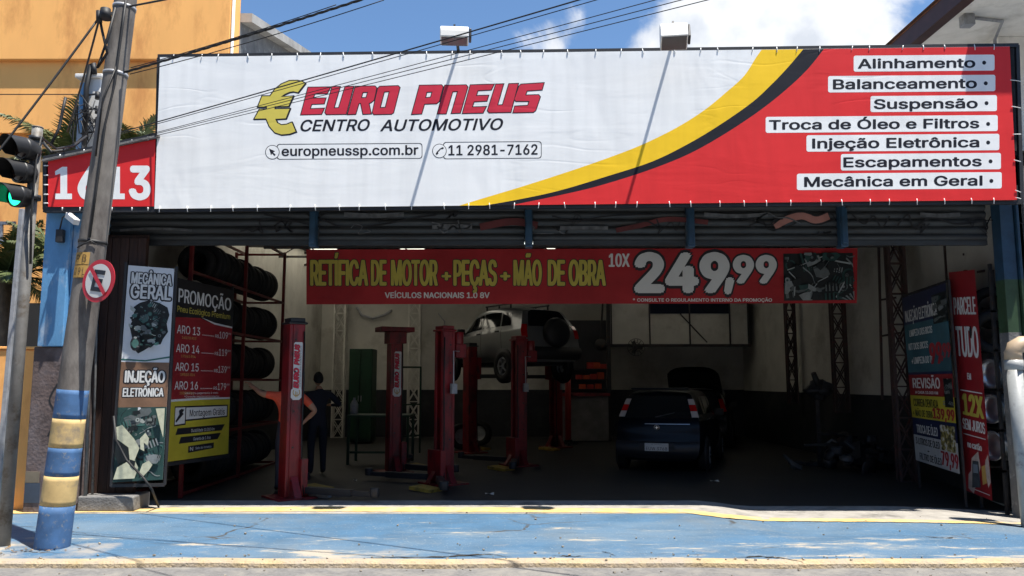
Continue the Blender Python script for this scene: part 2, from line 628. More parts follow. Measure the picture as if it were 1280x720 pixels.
def sst(x):
    x = max(0, min(1, x)); return x * x * (3 - 2 * x)
def ground_z(X, Y):
    return -(.075 * sst((X - 2.5) / .7) + .07 * sst((X - 5.0) / 2)) * (1 - sst((Y - 11.2) / 2)) * sst((Y - 8.2) / 1.2)
# ---------------------------------------------------------------- common materials
M = {}
M['white_vinyl'] = vinyl('white_vinyl', (.86, .87, .86))
M['red_vinyl'] = vinyl('red_vinyl', (.72, .030, .032))
M['yellow_vinyl'] = vinyl('yellow_vinyl', (.95, .60, .02))
M['black_vinyl'] = vinyl('black_vinyl', (.012, .013, .02))
M['logo_red'] = vinyl('logo_red', (.60, .03, .06))
M['logo_yellow'] = vinyl('logo_yellow', (.66, .55, .10))
M['black_metal'] = mat('black_metal', (.02, .02, .022), .5, var=.3)
M['dark_steel'] = mat('dark_steel', (.035, .033, .034), .6, .3, var=.4, scale=8, dirt=(.07, .035, .02), dirt_amt=.3, dscale=9)
M['tie_white'] = mat('tie_white', (.78, .78, .76), .5)
M['wire'] = mat('wire', (.012, .012, .013), .6)
M['concrete_pole'] = mat('concrete_pole', (.17, .155, .14), .9, var=.3, scale=9, bump=.25, bscale=110, dirt=(.07, .06, .055), dirt_amt=.55, dscale=2.2, stretch=(1, 1, .35))
M['pole_blue'] = mat('pole_blue', (.045, .115, .25), .75, var=.25, scale=7, bump=.15, bscale=110, dirt=(.22, .22, .21), dirt_amt=.24, dscale=16)
M['pole_cream'] = mat('pole_cream', (.52, .37, .16), .8, var=.2, scale=7, bump=.15, bscale=110, dirt=(.28, .22, .14), dirt_amt=.3, dscale=4)
M['orange_wall'] = mat('orange_wall', (.95, .46, .135), .85, var=.06, scale=1.2, bump=.12, bscale=60, dirt=(.70, .30, .085), dirt_amt=.5, dscale=.9, stretch=(1.4, 1.4, .5))
M['column_blue'] = mat('column_blue', (.10, .26, .46), .5, var=.2, scale=4, dirt=(.40, .46, .52), dirt_amt=.28, dscale=2.5, bump=.3, stretch=(1, 1, .5))
M['grimy_wall'] = mat('grimy_wall', (.10, .072, .066), .9, var=.4, scale=3, dirt=(.16, .13, .13), dirt_amt=.45, dscale=2.3, bump=.8, bscale=25)
M['brown_wood'] = mat('brown_wood', (.035, .014, .008), .7, var=.5, scale=6, stretch=(4, 4, .4), bump=.4, bscale=30)
M['wall_white'] = mat('wall_white', (.54, .525, .475), .8, var=.12, scale=1.6, dirt=(.38, .355, .31), dirt_amt=.4, dscale=.7, bump=.2, bscale=20)
M['dado_grey'] = mat('dado_grey', (.016, .018, .021), .6, var=.35, scale=1.5, dirt=(.04, .04, .042), dirt_amt=.4, dscale=1.1)
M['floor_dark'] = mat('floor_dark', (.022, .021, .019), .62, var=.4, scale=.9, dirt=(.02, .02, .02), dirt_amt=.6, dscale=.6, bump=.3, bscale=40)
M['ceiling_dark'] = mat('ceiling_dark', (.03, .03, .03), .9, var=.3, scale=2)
M['shutter_grey'] = mat('shutter_grey', (.04, .046, .05), .6, .2, var=.3, scale=5, dirt=(.03, .03, .03), dirt_amt=.5, dscale=3, stretch=(.5, 1, 3))
M['post_blue'] = mat('post_blue', (.022, .058, .10), .35, var=.3, scale=6, dirt=(.03, .06, .10), dirt_amt=.3, dscale=4)
M['post_green'] = mat('post_green', (.036, .07, .036), .4, var=.3, scale=6, dirt=(.04, .08, .04), dirt_amt=.4, dscale=4)
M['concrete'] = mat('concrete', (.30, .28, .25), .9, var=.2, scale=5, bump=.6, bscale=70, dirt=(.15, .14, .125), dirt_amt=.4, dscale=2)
M['concrete_grey'] = mat('concrete_grey', (.16, .155, .15), .9, var=.25, scale=5, bump=.8, bscale=40, dirt=(.30, .29, .27), dirt_amt=.25, dscale=6)
M['kerb_paint'] = mat('kerb_paint', (.43, .325, .18), .85, var=.3, scale=5, bump=1.5, bscale=40, dirt=(.33, .28, .22), dirt_amt=.9, dscale=3.0)
M['yellow_line'] = mat('yellow_line', (.54, .37, .14), .8, var=.2, scale=6, bump=.5, bscale=80, dirt=(.38, .33, .24), dirt_amt=.6, dscale=3.5)
M['asphalt'] = mat('asphalt', (.16, .155, .15), .9, var=.25, scale=30, bump=.8, bscale=160, dirt=(.24, .225, .2), dirt_amt=.6, dscale=3)
M['lift_red'] = mat('lift_red', (.21, .008, .012), .42, var=.3, scale=5, dirt=(.05, .010, .011), dirt_amt=.55, dscale=4, stretch=(1, 1, .45))
M['rack_red'] = mat('rack_red', (.13, .009, .009), .5, var=.3, scale=6)
M['rubber'] = mat('rubber', (.007, .007, .008), .75, var=.3, scale=9)
M['chrome'] = mat('chrome', (.62, .63, .65), .3, .9, var=.1)
M['galv'] = mat('galv', (.34, .35, .37), .5, .25, var=.2, scale=9, dirt=(.22, .22, .22), dirt_amt=.4, dscale=6)
M['grey_pipe'] = mat('grey_pipe', (.17, .165, .155), .6, .2, var=.25, scale=7, dirt=(.09, .07, .05), dirt_amt=.4, dscale=5)
M['white_paint'] = mat('white_paint', (.70, .69, .66), .55, var=.08, scale=3, dirt=(.50, .48, .44), dirt_amt=.35, dscale=2.5)
M['lattice_white'] = mat('lattice_white', (.60, .58, .53), .6, var=.2)
M['lattice_dark'] = mat('lattice_dark', (.05, .03, .028), .6, var=.4, dirt=(.10, .03, .025), dirt_amt=.3, dscale=5)
M['yellow_plate'] = mat('yellow_plate', (.36, .23, .03), .6, var=.3, scale=9, dirt=(.07, .055, .03), dirt_amt=.4, dscale=7)
M['text_white'] = mat('text_white', (.60, .60, .58), .5, var=.05)
M['text_black'] = mat('text_black', (.012, .012, .016), .5, var=.1)
M['text_yellow'] = mat('text_yellow', (.46, .38, .06), .5, var=.15, scale=4)
M['text_red'] = mat('text_red', (.34, .02, .03), .5, var=.1)
M['text_gold'] = mat('text_gold', (.45, .28, .08), .5, var=.1)

# ---------------------------------------------------------------- blue pavement paint
def pavement_material():
    m = mat('pavement_blue', (.050, .122, .210), .7, var=.16, scale=2.2, bump=.7, bscale=90)
    t = m.node_tree; L = t.links.new
    b = t.nodes['Principled BSDF']
    src = b.inputs['Base Color'].links[0].from_socket
    geo = t.nodes.new('ShaderNodeNewGeometry')
    sep = t.nodes.new('ShaderNodeSeparateXYZ'); L(geo.outputs['Position'], sep.inputs[0])
    def noise(scale, detail, stretch, rough=.65):
        mp = t.nodes.new('ShaderNodeMapping'); mp.inputs['Scale'].default_value = stretch
        L(geo.outputs['Position'], mp.inputs['Vector'])
        n = t.nodes.new('ShaderNodeTexNoise'); n.inputs['Scale'].default_value = scale; n.inputs['Detail'].default_value = detail
        n.inputs['Roughness'].default_value = rough
        L(mp.outputs['Vector'], n.inputs['Vector']); return n.outputs['Fac']
    def ramp(sock, a, c):
        r = t.nodes.new('ShaderNodeMapRange'); r.inputs['From Min'].default_value = a; r.inputs['From Max'].default_value = c
        L(sock, r.inputs['Value']); return r.outputs['Result']
    def mix(fac, a, col, blend='MIX'):
        x = t.nodes.new('ShaderNodeMix'); x.data_type = 'RGBA'; x.blend_type = blend
        L(fac, x.inputs[0]); L(a, x.inputs[6]); x.inputs[7].default_value = list(col) + [1]; return x.outputs[2]
    def math_(op, a, c):
        x = t.nodes.new('ShaderNodeMath'); x.operation = op; x.use_clamp = (op == 'MULTIPLY')
        L(a, x.inputs[0])
        if isinstance(c, (int, float)): x.inputs[1].default_value = c
        else: L(c, x.inputs[1])
        return x.outputs[0]
    out = mix(math_('MULTIPLY', ramp(noise(.9, 7, (.35, 1, 1)), .42, .72), .55), src, (.17, .215, .245))         # faded streaks
    out = mix(math_('MULTIPLY', ramp(noise(3.1, 9, (.4, 1.6, 1)), .57, .66), .75), out, (.05, .108, .175))       # darker re-painted strokes
    out = mix(math_('MULTIPLY', ramp(noise(.6, 8, (1, .55, 1)), .52, .72), .6), out, (.13, .145, .15))           # grime, tyre dust
    near = ramp(sep.outputs['Y'], 9.3, 7.5)                                                                      # worn towards the kerb
    w = math_('ADD', noise(1.6, 10, (.45, 1.5, 1), .72), math_('MULTIPLY', near, .085))
    edge = math_('MULTIPLY', ramp(w, .585, .64), .45)
    out = mix(edge, out, (.22, .25, .26))                                                                        # thin paint around bare spots
    out = mix(ramp(w, .645, .665), out, (.37, .325, .26))                                                        # bare cement patches
    out = mix(ramp(noise(30, 4, (1, 1, 1)), .63, .68), out, (.30, .33, .33))                                     # flecks
    out = mix(ramp(noise(55, 2, (1, 1, 1)), .70, .73), out, (.50, .50, .46))
    vmap = t.nodes.new('ShaderNodeMapping'); vmap.inputs['Scale'].default_value = (.45, 1.5, 1)
    dn = t.nodes.new('ShaderNodeTexNoise'); dn.inputs['Scale'].default_value = 3.0; dn.inputs['Detail'].default_value = 6
    L(geo.outputs['Position'], dn.inputs['Vector'])
    va = t.nodes.new('ShaderNodeVectorMath'); va.operation = 'MULTIPLY_ADD'; va.inputs[1].default_value = (.35, .35, 0)
    L(dn.outputs['Color'], va.inputs[0]); L(geo.outputs['Position'], va.inputs[2]); L(va.outputs['Vector'], vmap.inputs['Vector'])
    vo = t.nodes.new('ShaderNodeTexVoronoi'); vo.feature = 'DISTANCE_TO_EDGE'; vo.inputs['Scale'].default_value = .8
    L(vmap.outputs['Vector'], vo.inputs['Vector'])
    crack = math_('MULTIPLY', ramp(vo.outputs['Distance'], .010, .003), ramp(noise(.7, 3, (1, 1, 1)), .50, .58))
    out = mix(crack, out, (.05, .048, .045))                                                                     # hairline cracks
    left = ramp(sep.outputs['X'], -3.6, -5.4)
    w2 = math_('MULTIPLY', math_('ADD', noise(1.3, 8, (1, 1, 1)), math_('MULTIPLY', left, .18)), ramp(sep.outputs['Y'], 8.9, 8.2))
    out = mix(math_('MULTIPLY', ramp(w2, .56, .70), .85), out, (.29, .27, .24))
    L(out, b.inputs['Base Color'])
    return m
M['pavement'] = pavement_material()

# ---------------------------------------------------------------- ground, road, pavement, kerb, floor
mb = MB(); mb.bx(-400, 400, -300, 700, -.9, -.30)
struct(mb.build('ground', M['concrete_grey']))
mb = MB(); mb.grid(lambda s, t: Vector((-60 + 120 * s, -12 + 19.40 * t, -.052)), 2, 2, smooth=False)
struct(mb.build('road', M['asphalt']))
mb = MB()
nseg = 60
KERB0, KERB1 = 7.38, 7.51
def kerb_wob(x): return .02 * math.sin(x * 1.7) + .015 * math.sin(x * 4.1 + 1)
mb.grid(lambda s, t: Vector((-14 + 28 * s, [KERB0 - .012, KERB0, KERB0 + .025, KERB1][round(t * 3)] + kerb_wob(-14 + 28 * s), [-.12, -.015, .004, .004][round(t * 3)])), 140, 3, smooth=False)
struct(mb.build('kerb', M['kerb_paint']))
mb = MB()
def pave(s, t):
    x = -30 + 60 * s; y = KERB1 - .05 + (10.24 - KERB1 + .05) * t
    return Vector((x, y + (kerb_wob(x) if t == 0 else 0), ground_z(x, y)))
mb.grid(pave, 240, 30)
struct(mb.build('pavement', M['pavement']))
# painted yellow edge and the bare cement sill of the doorway, both read off the photo as ground polylines
def strip(name, top, bot, m, lift, n=120, jag=0.0):
    def at(poly, u):
        for (a, va), (b, vb) in zip(poly, poly[1:]):
            if u <= b:
                return va + (vb - va) * (u - a) / (b - a)
        return poly[-1][1]
    mb = MB(); rnd = random.Random(3)
    j = [rnd.uniform(-jag, jag) for _ in range(4 * (n + 2))]
    def fn(s, t):
        u = -40 + 1360 * s
        v = at(bot, u) + (at(top, u) - at(bot, u)) * t
        p = G(u, v, 0)
        for _ in range(3):
            p = G(u, v, ground_z(p.x, p.y))
        k = round(s * n)
        p.y += j[k * 4 + (1 if t > .5 else 0)]
        return Vector((p.x, p.y, ground_z(p.x, p.y) + lift))
    mb.grid(fn, n, 6)
    return struct(mb.build(name, m))
EDGE = [(-40, 637), (105, 636), (400, 634), (640, 635), (860, 637), (905, 643), (960, 648), (1140, 650), (1320, 655)]
LOW = [(-40, 644), (105, 641), (400, 640), (640, 641), (860, 642), (905, 648), (960, 652), (1140, 653.5), (1320, 657)]
strip('yellow_painted_line', EDGE, LOW, M['yellow_line'], .008, 170, .018)
mb = MB()
def sill(s, t):
    x = -30 + 60 * s; y = 10.0 + 1.1 * t
    return Vector((x, y, ground_z(x, y) + .004))
mb.grid(sill, 240, 12)
struct(mb.build('threshold_concrete', M['concrete']))
mb = MB()
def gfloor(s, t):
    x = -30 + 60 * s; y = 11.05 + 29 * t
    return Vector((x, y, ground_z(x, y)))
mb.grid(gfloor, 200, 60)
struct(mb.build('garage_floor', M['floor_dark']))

# ---------------------------------------------------------------- the garage
SIGN_Y = 9.9
XL, XR, YB = -5.75, 6.95, 24.0
garage = thing('garage_building', (0, 17, 0), 'wide dark open fronted repair garage with grey roll up shutters under the long shop sign', 'garage')
def roof_z(y): return 4.55 + (y - 10.6) * .062
mb = MB()
for x0, y0 in ((XL - .2, 10.75), (XR, 10.6)):
    mb.prism([(x0, y0, -.2), (x0, YB + .2, -.2), (x0, YB + .2, roof_z(YB + .2) - .01), (x0, y0, roof_z(y0) - .01)], (.2, 0, 0))
mb.bx(XL, XR, YB, YB + .2, 0, roof_z(YB) - .01)
mb.build('wall', M['wall_white'], garage)
mb = MB()
mb.bx(XL + .002, XL + .022, 15.2, YB, .0, 1.36); mb.bx(XR - .022, XR - .002, 10.7, YB, -.1, 1.36); mb.bx(XL + .022, XR - .022, YB - .022, YB - .002, 0, 1.38)
mb.build('painted_dado', M['dado_grey'], garage)
# roof sheet with openings for clear panels
SK = [(-5.6, -4.8, 15.5, 22.8), (-3.1, -2.4, 18.2, 22.2), (.9, 1.2, 19.0, 22.0), (4.0, 4.6, 18.6, 21.5)]
mb = MB()
xs = sorted({XL - .2, XR + .2} | {a for s in SK for a in s[:2]})
ys = sorted({10.0, YB + .2} | {a for s in SK for a in s[2:]})
for x0, x1 in zip(xs, xs[1:]):
    for y0, y1 in zip(ys, ys[1:]):
        if any(s[0] <= x0 and x1 <= s[1] and s[2] <= y0 and y1 <= s[3] for s in SK):
            continue
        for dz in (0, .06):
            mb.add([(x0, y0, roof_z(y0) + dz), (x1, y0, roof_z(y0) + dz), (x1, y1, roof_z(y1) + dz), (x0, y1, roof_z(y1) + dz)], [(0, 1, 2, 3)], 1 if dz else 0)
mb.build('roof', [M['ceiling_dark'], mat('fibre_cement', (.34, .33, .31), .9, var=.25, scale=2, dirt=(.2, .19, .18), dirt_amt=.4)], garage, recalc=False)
def skylight_mat():
    m = bpy.data.materials.new('clear_sheet'); m.use_nodes = True
    t = m.node_tree; t.nodes.clear()
    o = t.nodes.new('ShaderNodeOutputMaterial'); a = t.nodes.new('ShaderNodeBsdfTranslucent'); d = t.nodes.new('ShaderNodeBsdfDiffuse')
    x = t.nodes.new('ShaderNodeMixShader'); x.inputs[0].default_value = .85
    a.inputs[0].default_value = (.78, .73, .60, 1); d.inputs[0].default_value = (.4, .4, .36, 1)
    t.links.new(a.outputs[0], x.inputs[2]); t.links.new(d.outputs[0], x.inputs[1]); t.links.new(x.outputs[0], o.inputs[0])
    return m
M['clear_sheet'] = skylight_mat()
for x0, x1, y0, y1 in SK:
    mb = MB(); mb.add([(x0, y0, roof_z(y0) + .03), (x1, y0, roof_z(y0) + .03), (x1, y1, roof_z(y1) + .03), (x0, y1, roof_z(y1) + .03)], [(0, 1, 2, 3)])
    mb.build('skylight', M['clear_sheet'], garage)
for y in (12.2, 14.6, 17.0, 19.4, 21.8):
    mb = MB(); z = roof_z(y)
    mb.bar((XL, y, z - .08), (XR, y, z - .08), .06); mb.bar((XL, y, z - .42), (XR, y, z - .42), .05)
    n = 22
    for k in range(n):
        xa = XL + (XR - XL) * k / n; xb = XL + (XR - XL) * (k + 1) / n
        mb.bar((xa, y, z - (.08 if k % 2 else .42)), (xb, y, z - (.42 if k % 2 else .08)), .025)
    mb.build('roof_truss', M['dark_steel'], garage)
# lintel + shutter box behind the sign
mb = MB(); mb.bx(-5.95, 6.6, 10.02, 10.5, 4.12, 4.5); mb.build('lintel', M['concrete_grey'], garage)
def shutter(x0, x1):
    mb = MB(); n = 7
    def fn(s, t):
        z = 3.50 + .72 * t
        return Vector((x0 + (x1 - x0) * s, 10.62 - .03 * abs(math.sin(t * n * math.pi)), z))
    mb.grid(fn, 1, 84, smooth=True)
    mb.bx(x0, x1, 10.60, 10.66, 3.44, 3.505)
    return mb.build('roll_up_shutter', M['shutter_grey'], garage)
PX = [P(u, 280, 10.5).x for u in (128, 391, 661, 864, 1055, 1244)]
sh = [shutter(a + .06, b - .06) for a, b in zip(PX, PX[1:])]
for x in PX[1:-1]:
    mb = MB(); mb.bx(x - .05, x + .05, 10.50, 10.68, 3.40, 4.2); mb.bx(x - .04, x + .04, 10.47, 10.5, 3.44, 4.2)
    mb.build('guide_post', M['post_blue'], garage, .01)
# graffiti on the shutters
gp = Plane((-5, 10.575, 0), (5, 10.575, 0))
M['graf_pink'] = mat('graf_pink', (.36, .16, .13), .7, var=.2)
M['graf_red'] = mat('graf_red', (.11, .022, .022), .7, var=.3)
M['graf_black'] = mat('graf_black', (.012, .012, .014), .7)
mb = MB()
def scrawl(pts, w, mi):
    """flat painted stroke along pixels"""
    L_, R_ = [], []
    pts = [Vector((a, b)) for a, b in pts]
    sm = []
    for i in range(len(pts) - 1):
        p0, p1, p2, p3 = pts[max(i - 1, 0)], pts[i], pts[i + 1], pts[min(i + 2, len(pts) - 1)]
        for k in range(6):
            t = k / 6
            sm.append(.5 * ((2 * p1) + (p2 - p0) * t + (2 * p0 - 5 * p1 + 4 * p2 - p3) * t * t + (3 * p1 - p0 - 3 * p2 + p3) * t ** 3))
    sm.append(pts[-1])
    for i, p in enumerate(sm):
        d = (sm[min(i + 1, len(sm) - 1)] - sm[max(i - 1, 0)]).normalized()
        n = Vector((-d.y, d.x)) * w / 2
        L_.append(p + n); R_.append(p - n)
    off = .004 + .004 * mi
    vs = [gp.pix(p.x, p.y, off) for p in L_] + [gp.pix(p.x, p.y, off) for p in R_]
    n = len(L_)
    mb.add(vs, [(i, i + 1, n + i + 1, n + i) for i in range(n - 1)], mi)
scrawl([(968, 283), (985, 274), (1002, 270), (1020, 275), (1036, 270)], 9, 0)
scrawl([(600, 284), (640, 277), (672, 282)], 9, 1)
scrawl([(770, 288), (800, 282), (835, 274), (885, 278)], 6, 1)
scrawl([(966, 288), (990, 281), (1002, 275), (1020, 281), (1042, 274), (1038, 266)], 1.6, 2)
scrawl([(964, 282), (985, 268), (1005, 265), (1020, 270), (1032, 266)], 1.6, 2)
scrawl([(905, 268), (925, 275), (945, 272), (958, 266)], 1.6, 2)
scrawl([(395, 270), (430, 284), (480, 280), (520, 272), (545, 269)], 2.2, 2)
scrawl([(330, 268), (365, 276), (400, 284)], 1.8, 2)
scrawl([(1065, 268), (1080, 280), (1092, 270), (1102, 284), (1112, 270)], 1.8, 2)
scrawl([(1120, 284), (1135, 268), (1142, 284), (1165, 272), (1195, 280), (1230, 276)], 2.2, 2)
scrawl([(690, 270), (720, 276), (760, 270), (820, 268)], 1.6, 2)
rg = random.Random(21)
for k in range(26):
    u = rg.uniform(140, 1225); v = rg.uniform(267, 290); pts = [(u, v)]
    for j in range(rg.randrange(3, 7)):
        u += rg.uniform(4, 16) * rg.choice((1, 1, -.4)); pts.append((u, max(265, min(292, v + rg.uniform(-9, 9)))))
    scrawl(pts, rg.uniform(.8, 2.0), rg.choice((2, 2, 2, 2, 2, 3)))
for (u0, u1, v) in ((150, 240, 288), (430, 505, 268), (540, 590, 284), (700, 760, 285), (880, 960, 268), (1150, 1200, 268)):
    scrawl([(u0, v), ((u0 + u1) / 2, v + rg.uniform(-3, 3)), (u1, v)], rg.uniform(3, 6), 3)
mb.build('graffiti', [M['graf_pink'], M['graf_red'], M['graf_black'], mat('graf_grey', (.10, .105, .11), .7, var=.5, scale=9)], sh[0], recalc=False)
# end posts, columns at the doorway
mb = MB(); x = PX[-1]
mb.bx(x + .02, x + .20, 10.42, 10.62, 2.95, 4.2)
mb.bx(x + .02, x + .20, 10.42, 10.62, -.2, 2.25, 2); mb.bx(x + .02, x + .20, 10.42, 10.62, 2.25, 2.95, 1)
mb.bx(x + .215, x + .25, 10.38, 10.66, -.2, 2.95, 1); mb.bx(x + .215, x + .25, 10.38, 10.66, 2.95, 4.2, 0)
mb.build('doorway_post', [M['post_blue'], M['post_green'], M['concrete_grey']], garage, .008)
a, b = P(52, 350, 10.05), P(100, 350, 10.05)
mb = MB()
mb.bx(a.x, b.x - .17, 10.05, 10.7, 2.05, 4.2); mb.bx(b.x - .165, b.x + .05, 10.12, 10.7, 2.05, 4.2)
mb.build('painted_column', M['column_blue'], garage, .01)
mb = MB(); mb.bx(a.x - .06, b.x + .06, 10.09, 10.72, 0, 2.045)
gw = mb.build('column_base', M['grimy_wall'], garage, .01)
gp2 = Plane((a.x, 10.09, 0), (b.x, 10.09, 0))
mb = MB()
gpl, gp = gp, gp2
scrawl([(72, 480), (62, 500), (70, 520), (60, 545)], 2.2, 2); scrawl([(66, 560), (76, 575), (64, 590)], 2, 2)
mb.build('graffiti', [M['graf_black']] * 3, gw, recalc=False)
mb = MB(); mb.bx(a.x - .05, a.x + .14, 10.08, 10.089, .12, .36); mb.bx(a.x - .05, a.x + .12, 10.08, 10.089, .365, .50, 1)
mb.build('paint_patch', [mat('faded_blue', (.045, .06, .085), .9, var=.3), mat('faded_cream', (.16, .13, .09), .9, var=.3)], gw)
# dark timber leaf and pipes beside the poster
mb = MB()
for k in range(5):
    x0 = -5.42 + k * .115
    mb.bx(x0, x0 + .108, 10.42 + .006 * (k % 2), 10.47, .1, 3.5)
mb.bx(-5.42, -4.85, 10.47, 10.50, .05, 3.55)
mb.build('timber_panel', M['brown_wood'], garage)
mb = MB(); mb.tube([P(106, 640, 10.2), P(118, 270, 10.2)], .022); mb.tube([P(115, 632, 10.3), P(124, 270, 10.3)], .016)
mb.build('conduit', M['grey_pipe'], garage)
# concrete plinth below the poster
mb = MB(); c0, c1 = G(105, 637), G(194, 632)
mb.bx(c0.x, c1.x - .05, 10.16, 10.62, 0, .19)
mb.build('plinth', M['concrete_grey'], garage, .02)

def lattice(x, y, z0, z1, w, d, m, parent, name='lattice_column', step=.5):
    mb = MB()
    c = [(x - w / 2, y - d / 2), (x + w / 2, y - d / 2), (x - w / 2, y + d / 2), (x + w / 2, y + d / 2)]
    for cx, cy in c:
        mb.bar((cx, cy, z0), (cx, cy, z1), .045)
    n = max(2, int((z1 - z0) / step))
    for k in range(n):
        za, zb = z0 + (z1 - z0) * k / n, z0 + (z1 - z0) * (k + 1) / n
        for (p, q) in ((0, 1), (2, 3), (0, 2), (1, 3)):
            mb.bar((*c[p], za), (*c[q], zb), .022); mb.bar((*c[q], za), (*c[p], zb), .022)
            mb.bar((*c[p], za), (*c[q], za), .022)
    return mb.build(name, m, parent)
for u in (425, 518):
    p = P(u, 430, 23.6); lattice(p.x, 23.6, 0, 5.2, .32, .25, M['lattice_white'], garage)
for (u, w) in ((988, .20), (1048, .26)):
    Y = (XR - .25) / ((u - 640) / F_PX) * 1.0
    lattice(XR - .25, Y, 1.1 if u < 1000 else 1.0, 5.0, w, .10, M['lattice_dark'], garage)
lattice(6.42, 13.2, 0, 4.6, .26, .10, M['lattice_dark'], garage)
# plain bars fixed on the side wall
mb = MB()
for (u0, v0, u1, v1, Y) in ((1098, 296, 1103, 500, 14.0), (1098, 296, 1180, 290, 13.6), (1180, 292, 1184, 352, 12.6), (1102, 420, 1125, 416, 14.0), (1100, 375, 1120, 372, 14.0),
                            (1204, 300, 1208, 340, 12.2), (1216, 300, 1220, 340, 12.0), (1204, 318, 1218, 317, 12.1), (1222, 340, 1250, 335, 11.6), (1228, 386, 1252, 384, 11.4)):
    mb.bar(P(u0, v0, Y), P(u1, v1, Y), .035)
mb.build('wall_bars', M['lattice_dark'], garage)
# mezzanine box on the far wall
a, b = P(764, 431, 22.6), P(935, 384, 22.6)
mb = MB(); mb.bx(a.x, b.x, 22.62, YB, a.z, 4.4)
mz = mb.build('mezzanine_room', M['wall_white'], garage)
mb = MB(); mb.bx(a.x - .05, b.x + .05, 22.58, 22.61, a.z - .06, a.z + .02)
for u in (764, 812, 862, 912, 935):
    q = P(u, 400, 22.6); mb.bx(q.x - .02, q.x + .02, 22.58, 22.61, a.z, 4.4)
mb.bar(P(850, 392, 22.59), P(884, 428, 22.59), .03)
mb.build('frame_bars', M['dark_steel'], mz)
mb = MB(); q0, q1 = P(812, 392, 22.6), P(912, 380, 22.6); mb.bx(q0.x, q1.x, 22.59, 22.615, q0.z, q1.z + .2)
mb.build('window_strip', mat('dark_glass', (.012, .016, .03), .15), mz)
mb = MB(); q = P(761, 430, 22.3); mb.bx(q.x - .05, q.x + .05, 22.28, 22.4, 0, 4.6)
mb.build('downpipe', M['dark_steel'], garage)
# rail that carries the hanging banner
mb = MB(); mb.bar(P(330, 309, 12.55), P(1110, 307, 12.55), .05); mb.bar(P(372, 300, 12.55), P(376, 311, 12.55), .03); mb.bar(P(1074, 298, 12.55), P(1074, 308, 12.55), .03)
for u in (500, 640, 780, 920):
    mb.bar(P(u, 308, 12.55), P(u, 300, 12.55) + Vector((0, -.35, .75)), .03)
mb.build('banner_rail', M['dark_steel'], garage)

# ---------------------------------------------------------------- the orange house next door
oh = thing('orange_house', (-9, 19, 0), 'two storey orange rendered house behind the palms, with a shaded band under its parapet', 'house')
OY = 16.0
xr = P(288, 60, OY).x
def zpix(v, u=150, Y=OY): return P(u, v, Y).z
z1, z2 = zpix(77), zpix(166)
mb = MB()
mb.bx(-22, xr, OY + .16, OY + .5, 0, z2); mb.bx(-22, xr, OY, OY + .5, z2 + .002, 10.0)
mb.build('wall', M['orange_wall'], oh)
mb = MB(); mb.bx(-22, xr + .02, OY - .12, OY - .002, z1, 10.4)
mb.build('parapet', M['orange_wall'], oh, .015)
mb = MB(); mb.bx(-14, -8.4, OY + .10, OY + .155, 0, 3.2)
mb.build('dark_opening_panel', mat('opening_shade', (.02, .018, .016), .8), oh)  # flat dark panel on the wall; its colour paints the shade inside an opening
mb = MB(); mb.tube([(xr + .07, OY - .1, 4), (xr + .07, OY - .1, 10.6)], .03)
mb.build('downpipe', M['white_paint'], oh)
gz0 = P(291, 16, OY + .5).z; gA = Vector((xr, OY + .5, gz0)); gB = P(384, 68, 21.9); gB.x = xr
mb = MB(); mb.prism([(xr, OY + .5, 0), (xr, OY + .5, gz0 - .2), (xr, gB.y, gB.z - .2), (xr, 27, gB.z - 1.4), (xr, 27, 0)], (-14, 0, 0))
mb.build('side_wall', M['concrete_grey'], oh)
mb = MB()
for p, q in ((Vector((0, OY + .52, gz0)), Vector((0, gB.y, gB.z))), (Vector((0, gB.y, gB.z)), Vector((0, 27.3, gB.z - 1.3)))):
    mb.prism([(xr + .25, p.y, p.z - .2), (xr + .25, q.y, q.z - .2), (xr + .25, q.y, q.z), (xr + .25, p.y, p.z)], (-14.5, 0, 0))
mb.build('roof', MATS['fibre_cement'], oh)
# ---------------------------------------------------------------- low orange gate wall, railing, grey post
lo = thing('orange_gate_wall', (P(30, 600, 10.4).x, 10.7, 0), 'narrow sunlit orange gate pier between the steel poles and the grimy column', 'wall')
p0, p1 = P(2, 500, 10.9), P(45, 500, 10.3)
mb = MB(); mb.bx(-6.85, -6.06, 10.3, 10.6, 0, 2.02)
mb.build('wall_panel', M['orange_wall'], lo, .02)
mb = MB(); mb.bx(-6.9, -6.05, 10.28, 10.65, 2.023, 2.06); mb.build('coping', M['orange_wall'], lo, .01)
rl = thing('balcony_railing', (-8.5, 12.9, 2.6), 'pale grey metal railing behind the traffic light on the far left edge', 'railing')
mb = MB()
for v in (279, 303): mb.bar(P(-60, v, 13), P(19, v, 13), .05)
mb.build('rail', M['galv'], rl)
for u in (-40, -18, 2, 18):
    mb = MB(); mb.bar(P(u, 305, 13), P(u, 277, 13), .04); mb.build('baluster', M['galv'], rl)
gpst = MB(); gpst.bar(P(-4, 650, 8.9), P(30, 262, 8.9), .11, .05)
tag(gpst.build('square_post', M['galv'], None, .006), 'pale galvanised flat post standing just behind the traffic light pole', 'post')

